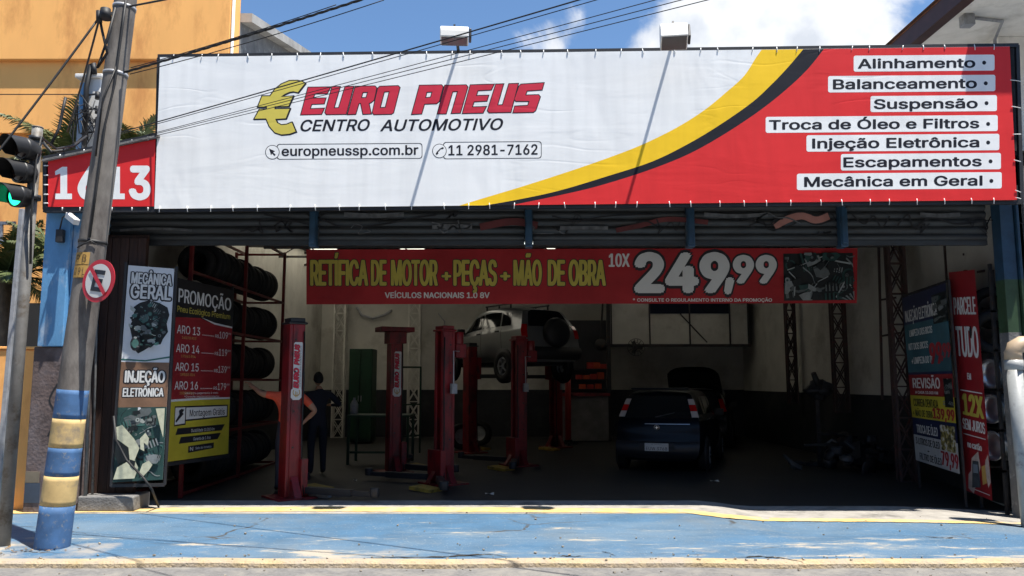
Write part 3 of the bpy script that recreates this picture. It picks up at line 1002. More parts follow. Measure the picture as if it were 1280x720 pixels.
# ---------------------------------------------------------------- white house, upper right
wh = thing('white_house', (10, 14, 0), 'white house at the right end of the sign with a dark brown eave board', 'house')
mb = MB(); mb.bx(7.6, 14, 11.9, 22, -.2, 6.97); mb.bx(6.95 + .25, 7.6, 13.2, 22, 4.8, 6.97)
mb.build('wall', mat('house_white', (.85, .83, .78), .85, var=.08, dirt=(.62, .60, .54), dirt_amt=.35, dscale=1), wh)
mb = MB(); mb.bx(6.5, 14, 9.6, 22, 6.975, 7.05)
mb.build('soffit', MATS['house_white'], wh)
mb = MB(); mb.bx(6.32, 6.495, 9.57, 22, 6.93, 7.20); mb.bx(6.5, 14, 9.57, 9.598, 6.93, 7.2)
mb.build('eave_board', mat('eave_brown', (.045, .016, .014), .6, var=.3), wh)
mb = MB(); mb.add([(6.3, 9.55, 7.205), (14, 9.55, 7.205), (14, 22.2, 7.205), (6.3, 22.2, 7.205)], [(0, 1, 2, 3)]); mb.add([(6.3, 9.55, 7.26), (14, 9.55, 9.2), (14, 22.2, 9.2), (6.3, 22.2, 7.26)], [(0, 1, 2, 3)])
mb.build('roof', mat('roof_tile', (.22, .09, .05), .8, var=.3), wh)
mb = MB(); mb.tube([(6.75, 11.2, 6.95), (7.3, 11.3, 6.94), (7.52, 11.86, 6.9), (7.56, 11.87, 5.0)], .025); mb.build('conduit', M['galv'], wh)
mb = MB(); mb.bx(6.62, 6.78, 11.1, 11.25, 6.80, 6.97); mb.build('junction_box', M['galv'], wh, .01)
# dark neighbour shop front at the right edge
nb = thing('neighbour_wall', (8, 10.8, 0), 'dark grey wall at the right edge beyond the garage post', 'wall')
mb = MB(); mb.bx(6.95, 9, 10.66, 11.0, -.2, 4.5); mb.build('wall_panel', mat('dark_grey_wall', (.05, .05, .055), .8, var=.4), nb)  # the wall's own dark grey colour
mb = MB()
for k in range(4):
    mb.bar((6.86, 10.3, .8 + k * .85), (8.6, 10.3, .8 + k * .85), .03)
mb.bar((6.86, 10.3, 0), (6.86, 10.3, 3.7), .03)
mb.build('mesh_frame', mat('frame_teal', (.05, .12, .13), .5), nb)

# ---------------------------------------------------------------- unseen houses added across the street, behind the camera: they shade the low sky from the garage
for k, (x0, x1, h, col, lab) in enumerate(((-46, -17, 9.5, (.34, .26, .2), 'unseen tan house row added across the street to block low sky'), (-16.9, 3, 8.2, (.30, .29, .27), 'unseen grey two storey house added across the street to block low sky'),
                                          (3.1, 21, 10.5, (.32, .2, .15), 'unseen brick coloured building added across the street to block low sky'), (21.1, 48, 9, (.3, .3, .28), 'unseen pale long building added across the street to block low sky'))):
    ob = thing('unseen_street_house', ((x0 + x1) / 2, -9, 0), lab, 'house', 'unseen houses added to shade the garage')
    mb = MB(); mb.bx(x0, x1, -18, -7, -.13, h); mb.build('wall', mat('street_wall_%d' % k if False else 'street_wall_' + 'abcd'[k], col, .9), ob)
    mb = MB(); mb.bx(x0 - .02, x1 + .02, -18, -6.8, h + .003, h + .25); mb.build('roof', M['concrete_grey'], ob)
    mb = MB(); n = int((x1 - x0) / 3)
    for i in range(n):
        x = x0 + 1 + i * 3
        for z in (1.0, 4.6): mb.bx(x, x + 1.3, -7.0, -6.96, z, z + 1.5)
    mb.build('window', mat('street_glass', (.03, .03, .035), .2), ob)
# ---------------------------------------------------------------- the long sign
sp = Plane((-6, SIGN_Y, 0), (6, SIGN_Y, 0))
sign = thing('shop_sign', (0, SIGN_Y, 3.8), 'long white and red sign banner across the garage front with red block lettering', 'sign')
TL, TR, BR, BL = (200, 71.5), (1262, 58), (1271, 250), (193, 261)
mb = MB(); pgrid(mb, sp, (TL, TR, BR, BL), 0, 60, 10, 0)
mb.build('banner_sheet', M['white_vinyl'], sign, recalc=False)
# frame of square tube behind the sheet
mb = MB()
def fr(u0, v0, u1, v1, w=.07, dy=.05): mb.bar(P(u0, v0, SIGN_Y + dy), P(u1, v1, SIGN_Y + dy), w)
fr(198, 71, 1272, 57.2, .05); fr(191, 262.5, 1276, 252.5, .06); fr(1271, 57, 1276.5, 253, .045); fr(201, 71, 193.5, 262, .04)
for u in (410, 640, 860, 1060):
    fr(u, 68, u, 260, .05, .09)
for u in (300, 500, 700, 900, 1100):
    mb.bar(P(u, 70, SIGN_Y + .1), P(u, 70, SIGN_Y + .1) + Vector((0, 1.0, -1.2)), .05)
mb.build('sign_frame', M['black_metal'], sign)
mb = MB(); mb.add([P(196, 72, SIGN_Y + .12), P(1270, 58, SIGN_Y + .12), P(1274, 254, SIGN_Y + .12), P(192, 263, SIGN_Y + .12)], [(0, 1, 2, 3)])
mb.build('backing_sheet', M['dark_steel'], sign)
# swoosh
Y_TOP = [(952, 62.2), (945, 72), (930, 95), (907, 116), (880, 138), (845, 160), (800, 182), (750, 201), (700, 218), (650, 234), (610, 246), (574, 257)]
K_TOP = [(1004, 61.6), (985, 84), (965, 105), (940, 128), (900, 156), (860, 180), (815, 202), (760, 220), (700, 238), (650, 249), (606, 256.8)]
R_TOP = [(1030, 61.2), (1010, 86), (985, 110), (950, 138), (905, 168), (860, 193), (810, 213), (750, 232), (700, 244), (640, 256.4)]
right = [(1271, 250), (1262, 58.2)]
def smooth_line(pts, n=6):
    v = [Vector(p) for p in pts]; out = []
    for i in range(len(v) - 1):
        a, b, c, d = v[max(i - 1, 0)], v[i], v[i + 1], v[min(i + 2, len(v) - 1)]
        for k in range(n):
            t = k / n
            q = .5 * (2 * b + (c - a) * t + (2 * a - 5 * b + 4 * c - d) * t * t + (3 * b - a - 3 * c + d) * t ** 3)
            out.append((q.x, q.y))
    return out + [tuple(v[-1])]
Y_TOP, K_TOP, R_TOP = smooth_line(Y_TOP), smooth_line(K_TOP), smooth_line(R_TOP)
mb = MB(); poly_on(mb, sp, Y_TOP + right, .003); mb.build('yellow_swoosh', M['yellow_vinyl'], sign, recalc=False)
mb = MB(); poly_on(mb, sp, K_TOP + right, .006); mb.build('black_swoosh', M['black_vinyl'], sign, recalc=False)
mb = MB(); poly_on(mb, sp, R_TOP + right, .009); mb.build('red_field', M['red_vinyl'], sign, recalc=False)
# service strips
SERV = [('Alinhamento', (1067, 68.5, 1243, 88.5), 1072, 1219), ('Balanceamento', (1035, 94, 1244, 114.5), 1041, 1221), ('Suspensão', (1088, 119, 1246, 139), 1092, 1222),
        ('Troca de Óleo e Filtros', (957, 145, 1247, 165), 961, 1224), ('Injeção Eletrônica', (1008, 168, 1249, 188.5), 1015, 1224), ('Escapamentos', (1051, 191.5, 1251, 212), 1054, 1227),
        ('Mecânica em Geral', (996, 216, 1252, 236.5), 1005, 1228)]
for s, (u0, v0, u1, v1), t0, t1 in SERV:
    dv = -(u1 - u0) * .008
    mb = MB(); poly_on(mb, sp, round_rect(u0, v0 + 1.2, u1, v1 + 1.2, 2.5, dv), .012)
    st = mb.build('service_strip', M['white_vinyl'], sign, recalc=False)
    h = v1 - v0
    mb = MB()
    letter(mb, sp, s, rectq(t0, v0 + h * .20 + 1.4, t1, v0 + h * .80 + 1.2, -(t1 - t0) * .008), .015, bold=.028)
    poly_on(mb, sp, circle_pts(t1 + 11, v0 + h * .5, 2.5, 14), .015)
    mb.build('lettering', M['black_vinyl'], st, recalc=False)
# logo: euro symbol
z7 = lambda pts: [(300 + x / 6, 80 + y / 6) for x, y in pts]
z8 = lambda pts: [(500 + x / 5.54, 80 + y / 5.54) for x, y in pts]
EURO = z7([(490, 145), (462, 180), (435, 215), (400, 207), (370, 212), (338, 226), (310, 245), (400, 240), (365, 318), (262, 320), (262, 337), (375, 334), (345, 410), (268, 414), (280, 440), (310, 456),
           (350, 452), (390, 436), (420, 508), (370, 526), (310, 531), (260, 515), (220, 470), (195, 411), (105, 413), (145, 340), (200, 338), (200, 322), (132, 322), (165, 240), (225, 240), (260, 190), (310, 150), (370, 125), (430, 123), (470, 132)])
mb = MB(); poly_on(mb, sp, EURO, .0, 0) if False else None
mb = MB(); poly_on(mb, sp, EURO, .003, .9); poly_on(mb, sp, [(u + .8, v + .7) for u, v in EURO], .004, .8)
mb.build('logo_outline', M['black_vinyl'], sign, recalc=False)
mb = MB(); poly_on(mb, sp, EURO, .006, -.45)
mb.build('euro_symbol', M['logo_yellow'], sign, recalc=False)
LET = [
 (z7([(510, 175), (680, 172), (655, 222), (562, 225), (549, 257), (645, 255), (632, 299), (538, 303), (527, 336), (633, 332), (612, 378), (455, 382)]), []),
 (z7([(690, 170), (752, 170), (706, 330), (740, 328), (788, 170), (853, 168), (797, 378), (648, 380), (637, 364)]), []),
 (z7([(864, 168), (1012, 165), (1026, 180), (1006, 272), (982, 291), (968, 296), (984, 375), (922, 378), (905, 296), (893, 296), (868, 378), (806, 380)]), [z7([(922, 214), (957, 212), (946, 252), (911, 254)])]),
 (z7([(1048, 168), (1186, 163), (1200, 177), (1152, 366), (1136, 377), (1004, 380), (992, 366), (1032, 184)]), [z7([(1082, 210), (1120, 207), (1090, 326), (1052, 328)])]),
 (z8([(135, 148), (288, 145), (299, 158), (272, 260), (254, 275), (170, 278), (150, 346), (80, 350)]), [z8([(186, 196), (222, 194), (212, 231), (177, 234)])]),
 (z8([(310, 148), (458, 145), (470, 160), (418, 340), (355, 343), (399, 190), (365, 192), (320, 345), (258, 346)]), []),
 (z8([(487, 145), (652, 140), (632, 180), (540, 185), (529, 219), (614, 217), (602, 257), (513, 262), (501, 298), (598, 295), (575, 340), (432, 343)]), []),
 (z8([(663, 140), (718, 138), (676, 285), (710, 283), (754, 137), (820, 135), (768, 335), (618, 338), (605, 324)]), []),
 (z8([(838, 140), (998, 130), (984, 180), (880, 187), (870, 216), (960, 213), (972, 228), (940, 322), (923, 335), (782, 338), (795, 292), (885, 287), (894, 259), (802, 259), (791, 245), (824, 153)]), [])]
mb = MB()
for k, (o, h) in enumerate(LET):
    poly_on(mb, sp, o, .002 + .0004 * k, .75, h); poly_on(mb, sp, [(u + .5, v + .6) for u, v in o], .0062 + .0003 * k * 0 , .0, [[(u + .5, v + .6) for u, v in hh] for hh in h]) if False else None
mb.build('name_outline', M['black_vinyl'], sign, recalc=False)
mb = MB()
for k, (o, h) in enumerate(LET): poly_on(mb, sp, o, .0075 + .0003 * k, -.38, h)
mb.build('shop_name', M['logo_red'], sign, recalc=False)
mesh_letters(sign, 'tagline', M['black_vinyl'], sp, [dict(s='CENTRO', q=((375.5, 150), (462.5, 149), (462.5, 163.3), (375.5, 164.2)), off=.004, bold=.022, shear=.25),
                                                       dict(s='AUTOMOTIVO', q=((475, 149.8), (629, 148), (629, 162.3), (475, 164)), off=.004, bold=.022, shear=.25)])
mesh_letters(sign, 'web_address', M['black_vinyl'], sp, [dict(s='europneussp.com.br', q=((352, 183.2), (523, 181.4), (523, 193.4), (352, 195)), off=.004, bold=.022)])
mesh_letters(sign, 'phone_number', M['black_vinyl'], sp, [dict(s='11 2981-7162', q=((560.5, 181.6), (672, 180.4), (672, 193.2), (560.5, 194.2)), off=.004, bold=.024)])
def ring_outline(name, pts, w):
    mb = MB()
    poly_on(mb, sp, pts, .003, w / 2, [pts] if False else [])
    return mb
mb = MB()
for q in (round_rect(346, 180, 528, 199.5, 3.5, -1.2), round_rect(554, 177.5, 677, 199, 3.5, -1.0)):
    n = len(q)
    inn = [(a, b) for a, b in q]
    cu_out = q
    c = (sum(p[0] for p in q) / n, sum(p[1] for p in q) / n)
    ins = [(p[0] - .8 * (1 if p[0] > c[0] else -1), p[1] - .8 * (1 if p[1] > c[1] else -1)) for p in q]
    poly_on(mb, sp, q, .003, 0, [ins])
mb.build('outline_boxes', M['black_vinyl'], sign, recalc=False)
for cx, cy, kind in ((340.5, 190.3, 'cursor'), (549.3, 188.7, 'phone')):
    mb = MB(); poly_on(mb, sp, circle_pts(cx, cy, 9.0, 28), .0045); poly_on(mb, sp, circle_pts(cx, cy, 8.2, 28), .007, mi=1)
    if kind == 'cursor':
        poly_on(mb, sp, [(cx - 4, cy - 4.5), (cx + 3.6, cy - 1.2), (cx + .9, cy + .1), (cx + 4.2, cy + 3.4), (cx + 2.6, cy + 4.8), (cx - .5, cy + 1.6), (cx - 1.6, cy + 4.2)], .009)
    else:
        poly_on(mb, sp, [(cx + 4.6, cy - 5.0), (cx + 5.6, cy - 3.4), (cx + 3.6, cy - 1.8), (cx + 2.2, cy - 2.4), (cx - 1.8, cy + 1.8), (cx - 1.2, cy + 3.2), (cx - 3.4, cy + 5.2), (cx - 4.8, cy + 3.8), (cx - 3.2, cy + 1.0), (cx + 1.0, cy - 3.2)], .009)
    mb.build('icon_badge', [M['black_vinyl'], M['white_vinyl']], sign, recalc=False)
# lacing ties along the edges
tie0 = None
def tie(p, q):
    global tie0
    mb = MB(); mb.tube([p, (Vector(p) + Vector(q)) / 2 + Vector((0, -.006, 0)), q], .0055, 5)
    return mb.build('lacing_tie', M['tie_white'], sign)
rnd = random.Random(5)
for k in range(34):
    u = 215 + k * 31.3 + rnd.uniform(-6, 6); v = 71.5 - (u - 200) * .0127
    tie(P(u, v + rnd.uniform(2, 4), SIGN_Y - .006), P(u + rnd.uniform(-1.5, 1.5), v - 3, SIGN_Y + .0))
for k in range(34):
    u = 201 + k * 31.6 + rnd.uniform(-6, 6); v = 261 - (u - 193) * .0102
    tie(P(u, v - 3, SIGN_Y - .012), P(u + rnd.uniform(-1.5, 1.5), v + 4.5, SIGN_Y + .0))
for v in (100, 133, 168, 200, 238, 247):
    tie(P(1261 + (v - 58) * .045, v, SIGN_Y - .012), P(1276, v + rnd.uniform(-2, 3), SIGN_Y))
# number board
nbd = thing('number_board', (P(128, 225, SIGN_Y).x, SIGN_Y, 3.8), 'red number board with white house number 1613 behind the concrete pole', 'sign')
q = ((60, 201), (194.5, 174), (192.5, 258), (60, 258.5))
mb = MB(); pgrid(mb, sp, q, .0, 12, 6); mb.build('board_sheet', M['red_vinyl'], nbd, recalc=False)
mb = MB()
for u in (69, 135):
    poly_on(mb, sp, [(u, 214), (u + 9, 208.5), (u + 15, 208.5), (u + 15, 242), (u + 21, 242), (u + 21, 249), (u, 249), (u, 242), (u + 6.5, 242), (u + 6.5, 217), (u, 219)], .004)
letter(mb, sp, '6', rectq(97, 208, 126, 249), .004, bold=.05); letter(mb, sp, '3', rectq(161, 208, 188.5, 249), .004, bold=.05)
mb.build('house_number', M['white_vinyl'], nbd, recalc=False)
mb = MB(); mb.bar(P(56, 200, SIGN_Y + .05), P(196, 171.5, SIGN_Y + .05), .08); mb.bar(P(56, 262, SIGN_Y + .05), P(196, 262, SIGN_Y + .05), .08); mb.bar(P(57, 200, SIGN_Y + .05), P(57, 262, SIGN_Y + .05), .05)
mb.add([P(58, 201, SIGN_Y + .1), P(194, 174, SIGN_Y + .1), P(193, 260, SIGN_Y + .1), P(58, 260, SIGN_Y + .1)], [(0, 1, 2, 3)])
mb.build('board_frame', M['black_metal'], nbd)
mb = MB(); mb.prism([P(52, 199, SIGN_Y - .05), P(198, 168, SIGN_Y - .05), P(198, 170.5, SIGN_Y - .05), P(52, 201.5, SIGN_Y - .05)], (0, .6, 0)); mb.build('board_cap', M['concrete_grey'], nbd)
for u, v, du, dv in [(60, y, -5, 0) for y in (207, 219, 231, 243, 254)] + [(75, 197, 0, -4), (105, 191, 0, -4), (165, 179, 0, -4), (185, 175, 0, -4), (78, 259, 0, 4), (100, 259, 0, 4), (140, 259, 0, 4), (165, 259, 0, 4), (185, 259, 0, 4)]:
    mb = MB(); mb.tube([P(u, v, SIGN_Y - .01), P(u + du, v + dv, SIGN_Y)], .008, 5); mb.build('lacing_tie', M['tie_white'], nbd)

# ---------------------------------------------------------------- floodlights on the sign
def floodlight(u, v, w, h, yaw, tilt, label, stem):
    Y = 9.3
    c = P(u, v, Y); base = P(stem[0], stem[1], SIGN_Y + .03)
    t = thing('floodlight', base, label, 'floodlight', 'floodlights on arms above the sign')
    q = Euler((tilt, 0, yaw)).to_matrix()
    k = Y / F_PX
    W_, H_, D_ = w * k, h * k, .24
    mb = MB(); prof = []
    n = 12
    for i in range(n + 1):
        a = math.pi * i / n
        prof.append(Vector((0, -math.cos(a) * D_ / 2, math.sin(a) * H_ * .55)))
    prof = [Vector((0, -D_ / 2, -H_ * .45))] + prof + [Vector((0, D_ / 2, -H_ * .45))]
    f = [c + q @ (p + Vector((-W_ / 2, 0, 0))) for p in prof]
    mb.prism(f, q @ Vector((W_, 0, 0)))
    mb.build('lamp_housing', M['white_paint'], t, .012)
    mb = MB(); mb.box(c + q @ Vector((0, 0, -H_ * .46)), (W_ * .9, D_ * .85, .012), q); mb.build('lamp_glass', mat('lamp_glass', (.10, .10, .10), .2), t)
    mb = MB(); mb.box(c + q @ Vector((W_ / 2 + .02, 0, 0)), (.03, D_ * .6, H_ * .7), q); mb.build('end_cap', M['black_metal'], t, .01)
    mb = MB(); mb.tube([base + Vector((0, 0, -.35)), base + Vector((0, 0, .02)), base + Vector((0, -.25, .05)), c + q @ Vector((0, .02, -H_ * .3))], .02, 8)
    mb.bar(c + q @ Vector((0, -.02, H_ * .5)), c + q @ Vector((0, -.02, H_ * .72)), .025)
    mb.build('arm', M['black_metal'], t)
    return t
floodlight(568, 44, 37, 19, R(4), R(-4), 'white floodlight above the euro lettering, level drum shape on a thin stalk', (573, 66))
floodlight(842, 44, 35, 32, R(-8), R(-24), 'white floodlight tilted up in front of the clouds above the yellow swoosh', (838, 64))

INK = {k: mat('ink_' + k, c, .5, var=.2, scale=14) for k, c in dict(night=(.006, .010, .011), teal=(.018, .055, .05), sea=(.05, .13, .115), grey=(.10, .115, .115), steel=(.20, .22, .22), pale=(.34, .37, .34), cream=(.50, .50, .36)).items()}
def collage(parent, name, plane, pf, box, n, inks, seed, off0=.009, size=(.05, .16), clip=None):
    """a printed photo of machinery: housings, pulleys, bolts, pipes and ribs in a few inks; pf maps (s, t) to pixels"""
    rg = random.Random(seed); s0, t0, s1, t1 = box
    mb = MB(); k = 0
    asp = abs(pf(s0, t1)[1] - pf(s0, t0)[1]) / max(1, abs(pf(s1, t0)[0] - pf(s0, t0)[0])) * (s1 - s0) / (t1 - t0)      # pixels per unit t over s
    def ok(p): return clip is None or clip(*p)
    def put(pts, mi):
        nonlocal k
        pts = [(min(max(a, s0), s1), min(max(b, t0), t1)) for a, b in pts]
        vs = [plane.pix(*pf(a, b), off0 + .00035 * k) for a, b in pts]; k += 1
        mb.add(vs, [tuple(range(len(vs)))], mi)
    for i in range(n):
        kind = rg.choice('hhhcprrbp'); w = rg.uniform(*size) * (s1 - s0) * (1.4 - 1.0 * i / n); h = w / asp
        a, b = rg.uniform(s0, s1), rg.uniform(t0, t1); mi = rg.randrange(len(inks))
        if not ok((a, b)): continue
        rot = rg.uniform(-.6, .6)
        R2 = lambda x, y: (a + x * math.cos(rot) - y * math.sin(rot), b + (x * math.sin(rot) + y * math.cos(rot)) / asp)
        if kind == 'h':
            put([R2(x * w * rg.uniform(.8, 1.2), y * w * rg.uniform(.5, .9)) for x, y in ((-1, -.8), (-.2, -1), (.9, -.7), (1, .5), (.3, 1), (-.9, .8))], mi)
        elif kind == 'c':
            for f, m2 in ((1, mi), (.72, (mi + 1) % len(inks)), (.3, (mi + 2) % len(inks))):
                put([R2(w * .6 * f * math.cos(q * .42), w * .6 * f * math.sin(q * .42)) for q in range(15)], m2)
        elif kind == 'r':
            for q in range(4): put([R2(-w + q * w * .5, -w * .6), R2(-w + q * w * .5 + w * .22, -w * .6), R2(-w + q * w * .5 + w * .22, w * .6), R2(-w + q * w * .5, w * .6)], mi)
        elif kind == 'b':
            put([R2(w * .2 * math.cos(q), w * .2 * math.sin(q)) for q in range(6)], mi)
        else:
            prev = None; x = y = 0; d = rg.uniform(-1, 1)
            for q in range(6):
                nx, ny = x + w * .5 * math.cos(d), y + w * .5 * math.sin(d); d += rg.uniform(-.5, .5); tw = w * .09
                put([R2(x, y - tw), R2(nx, ny - tw), R2(nx, ny + tw), R2(x, y + tw)], mi); x, y = nx, ny
    return mb.build(name, [INK[i] for i in inks], parent, recalc=False)

# ---------------------------------------------------------------- hanging red banner inside
hp = Plane((-4, 12.5, 0), (5, 12.5, 0))
hb = thing('hanging_banner', (P(728, 345, 12.5).x, 12.5, 2.8), 'long red banner hanging inside the doorway with yellow engine repair lettering and a big price', 'banner')
M['banner_red'] = vinyl('banner_red', (.34, .022, .026), .2, 2.2)
def hang(s, t): return .03 * math.sin(s * 40) * math.exp(-s * 6) * t
mb = MB(); pgrid(mb, hp, ((383, 312), (1072, 310), (1071, 379), (383, 380.5)), 0, 80, 6)
mb.build('banner_sheet', M['banner_red'], hb, recalc=False)
yel = [('RETÍFICA', 388, 460), ('DE', 464, 483), ('MOTOR', 489, 547), ('+', 552, 564), ('PEÇAS', 567, 621), ('+', 625, 638), ('MÃO', 642, 677), ('DE', 685, 706), ('OBRA', 711, 757)]
def hletters(name, m, items, off, grow=0, **k):
    mb = MB()
    for s, u0, u1, v0, v1 in items:
        letter(mb, hp, s, rectq(u0, v0, u1, v1), off, grow=grow, **k)
    return mb.build(name, m, hb, recalc=False)
vv = lambda s: (334, 350) if s == '+' else (324.5, 357.5)
its = [(s, a, b, *( (336.5, 351) if s == '+' else (324.5, 357.5))) for s, a, b in yel]
its2 = [i for i in its]
hletters('lettering_outline', M['text_black'], its, .004, grow=.035, bold=.05)
hletters('yellow_lettering', M['text_yellow'], its, .008, bold=.05)
big = [('10X', 761, 787, 317, 333.5)]
hletters('white_lettering', M['text_white'], big + [('VEÍCULOS NACIONAIS 1.0 8V', 481, 612, 365.5, 372.5)], .006, bold=.035)
hletters('small_print', M['text_white'], [('* CONSULTE O REGULAMENTO INTERNO DA PROMOÇÃO', 791, 965, 373, 377)], .006, bold=.03)
pr = [('249', 793, 912, 317, 365), ('99', 916, 971, 320, 353.5)]
hletters('price_outline', M['text_black'], pr + [(',', 905, 918, 316, 357)], .004, grow=.03, bold=.06)
hletters('price', M['text_white'], pr + [(',', 905, 918, 316, 357)], .008, bold=.06)
M['engine_print'] = photo_print('engine_print', [(.008, .010, .010), (.03, .04, .04), (.07, .10, .095), (.20, .25, .24), (.5, .55, .55)], 7)
mb = MB(); pgrid(mb, hp, ((979, 317), (1066, 316), (1067, 375), (980, 376)), .004)
pn = mb.build('engine_photo', INK['night'], hb, recalc=False)
qh = quad_map(((979, 317), (1066, 316), (1067, 375), (980, 376)))
collage(pn, 'engine_bay_picture', hp, lambda s, t: (qh(s, 1 - t).x, qh(s, 1 - t).y), (0, 0, 1, 1), 70, ['night', 'night', 'grey', 'night', 'steel', 'teal'], 5, .005, (.05, .16))
mb = MB()
def hstroke(pts, w, off):
    for (a, b) in zip(pts, pts[1:]):
        d = Vector((b[0] - a[0], b[1] - a[1])); n = Vector((-d.y, d.x)).normalized() * w / 2
        mb.add([hp.pix(a[0] + n.x, a[1] + n.y, off), hp.pix(b[0] + n.x, b[1] + n.y, off), hp.pix(b[0] - n.x, b[1] - n.y, off), hp.pix(a[0] - n.x, a[1] - n.y, off)], [(0, 1, 2, 3)])
hstroke([(983, 338), (1000, 332), (1030, 320)], 1.2, .040); hstroke([(985, 340), (993, 348), (992, 370)], 1.2, .040); hstroke([(1012, 366), (1022, 352), (1034, 346)], 1.0, .040)
hstroke([(1040, 326), (1062, 330)], 2, .040); hstroke([(1044, 372), (1056, 350), (1064, 360)], 1.6, .040)
mb.build('hose_print', mat('print_grey', (.30, .33, .33), .5), pn, recalc=False)

# ---------------------------------------------------------------- poster by the pole (Mecânica Geral)
mp_ = Plane((P(150, 460, 10.26).x, 10.26, 0), (P(210, 460, 10.34).x, 10.34, 0))
po = thing('mechanics_poster', (P(178, 600, 10.3).x, 10.3, .2), 'tall white and green poster with engine pictures standing on the concrete plinth', 'poster')
C4 = ((160.5, 331.5), (218, 336), (203.5, 599.5), (140.5, 603))
def sub(q, s0, t0, s1, t1):
    """sub-quad of a pixel quad; t counted from the top"""
    fn = quad_map(q)
    f = lambda s, t: (fn(s, 1 - t).x, fn(s, 1 - t).y)
    return (f(s0, t0), f(s1, t0), f(s1, t1), f(s0, t1))
M['poster_white'] = vinyl('poster_white', (.62, .64, .66), .05, 1.5)
mb = MB(); pgrid(mb, mp_, C4, 0, 12, 30, .004); mb.build('poster_sheet', M['poster_white'], po, recalc=False)
mb = MB(); pgrid(mb, mp_, sub(C4, 0, .445, 1, .655), .008, 6, 6, .004); mb.build('brown_band', mat('poster_brown', (.20, .11, .065), .5, var=.3, scale=3), po, recalc=False)
M['green_print'] = photo_print('green_print', [(.004, .008, .008), (.012, .035, .03), (.04, .13, .11), (.34, .46, .40), (.62, .64, .5)], 6)
mb = MB(); pgrid(mb, mp_, sub(C4, 0, .655, 1, 1.0), .008, 6, 10, .004); gpn = mb.build('engine_bay_print', INK['teal'], po, recalc=False)
fnC = quad_map(C4)
def pp(s, t):
    p = fnC(s, 1 - t); return (p.x, p.y)
collage(gpn, 'engine_bay_picture', mp_, pp, (.03, .66, .80, .79), 34, ['night', 'teal', 'sea', 'night', 'grey', 'pale'], 3, .012, (.06, .18))
collage(gpn, 'engine_bay_picture', mp_, pp, (.10, .80, .97, .985), 30, ['night', 'teal', 'night', 'sea', 'steel'], 8, .012, (.06, .22))
mb = MB()
poly_on(mb, mp_, [pp(.02, .745), pp(.14, .735), pp(.40, .80), pp(.52, .845), pp(.44, .90), pp(.52, .935), pp(.46, .985), pp(.04, .985), pp(.10, .93), pp(.34, .90), pp(.30, .84), pp(.06, .80)], .052)
poly_on(mb, mp_, [pp(.80, .662), pp(.985, .66), pp(.985, .80), pp(.92, .755)], .052)
poly_on(mb, mp_, [pp(.52, .80), pp(.62, .775), pp(.70, .80), pp(.68, .835), pp(.60, .82), pp(.62, .86), pp(.54, .85)], .052)
poly_on(mb, mp_, [pp(.60, .92), pp(.72, .905), pp(.80, .925), pp(.74, .95), pp(.60, .985), pp(.54, .965)], .052)
mb.build('pale_print', INK['cream'], gpn, recalc=False)
mb = MB(); poly_on(mb, mp_, [pp(.05, .80), pp(.30, .84), pp(.34, .895), pp(.12, .915), pp(.03, .87)], .056); poly_on(mb, mp_, [pp(.34, .895), pp(.46, .905), pp(.44, .945), pp(.36, .925)], .056)
mb.build('dark_print', INK['night'], gpn, recalc=False)
ENG = [(.18, .19), (.30, .17), (.5, .155), (.72, .165), (.90, .185), (.95, .22), (.90, .26), (.94, .30), (.84, .335), (.80, .36), (.62, .365), (.46, .39), (.34, .405), (.24, .385), (.20, .34), (.12, .28), (.20, .24)]
mb = MB(); poly_on(mb, mp_, [pp(*e) for e in ENG], .008); mb.build('engine_picture', INK['night'], po, recalc=False)
def in_eng(x, y):
    r = False
    for i in range(len(ENG)):
        (x0, y0), (x1, y1) = ENG[i], ENG[(i + 1) % len(ENG)]
        if (y0 > y) != (y1 > y) and x < (x1 - x0) * (y - y0) / (y1 - y0) + x0: r = not r
    return r
collage(po, 'engine_detail', mp_, pp, (.14, .16, .93, .40), 120, ['night', 'teal', 'sea', 'sea', 'grey', 'teal', 'pale', 'steel'], 12, .012, (.03, .10), in_eng)
mb = MB()
poly_on(mb, mp_, [pp(.30 + .11 * math.cos(a * .42), .36 + .034 * math.sin(a * .42)) for a in range(15)], .060)
mb.build('pulley_picture', M['text_black'], po, recalc=False)
mb = MB(); poly_on(mb, mp_, [pp(.30 + .07 * math.cos(a * .42), .36 + .021 * math.sin(a * .42)) for a in range(15)], .064); mb.build('pulley_face', INK['sea'], po, recalc=False)
mb = MB(); pgrid(mb, mp_, (pp(.0, .43), pp(.5, .435), pp(.5, .442), pp(.0, .437)), .010); pgrid(mb, mp_, (pp(.5, .435), pp(1.0, .415), pp(1.0, .423), pp(.5, .442)), .010)
mb.build('teal_curve', mat('print_teal', (.03, .14, .12), .5), po, recalc=False)
def plet(plane, parent, name, m, items, off, grow=0, bold=.04):
    mb = MB()
    for s, q in items: letter(mb, plane, s, q, off, grow=grow, bold=bold)
    return mb.build(name, m, parent, recalc=False)
T1 = [('MECÂNICA', sub(C4, .09, .030, .96, .082)), ('GERAL', sub(C4, .09, .084, .96, .150))]
T2 = [('INJEÇÃO', sub(C4, .10, .485, .93, .540)), ('ELETRÔNICA', sub(C4, .08, .565, .92, .606))]
plet(mp_, po, 'lettering_outline', M['text_black'], T1, .009, .085, .04); plet(mp_, po, 'white_lettering', M['text_white'], T1, .013)
plet(mp_, po, 'lettering_outline', M['text_black'], T2, .012, .085, .04); plet(mp_, po, 'white_lettering', M['text_white'], T2, .016)
mb = MB(); mb.bar(mp_.pix(139, 608, .0), mp_.pix(158, 328, .0), .03); mb.bar(mp_.pix(206, 606, -.02), mp_.pix(221, 333, -.02), .03); mb.bar(mp_.pix(139, 607, -.02), mp_.pix(206, 606, -.02), .04)
mb.build('poster_frame', M['black_metal'], po)

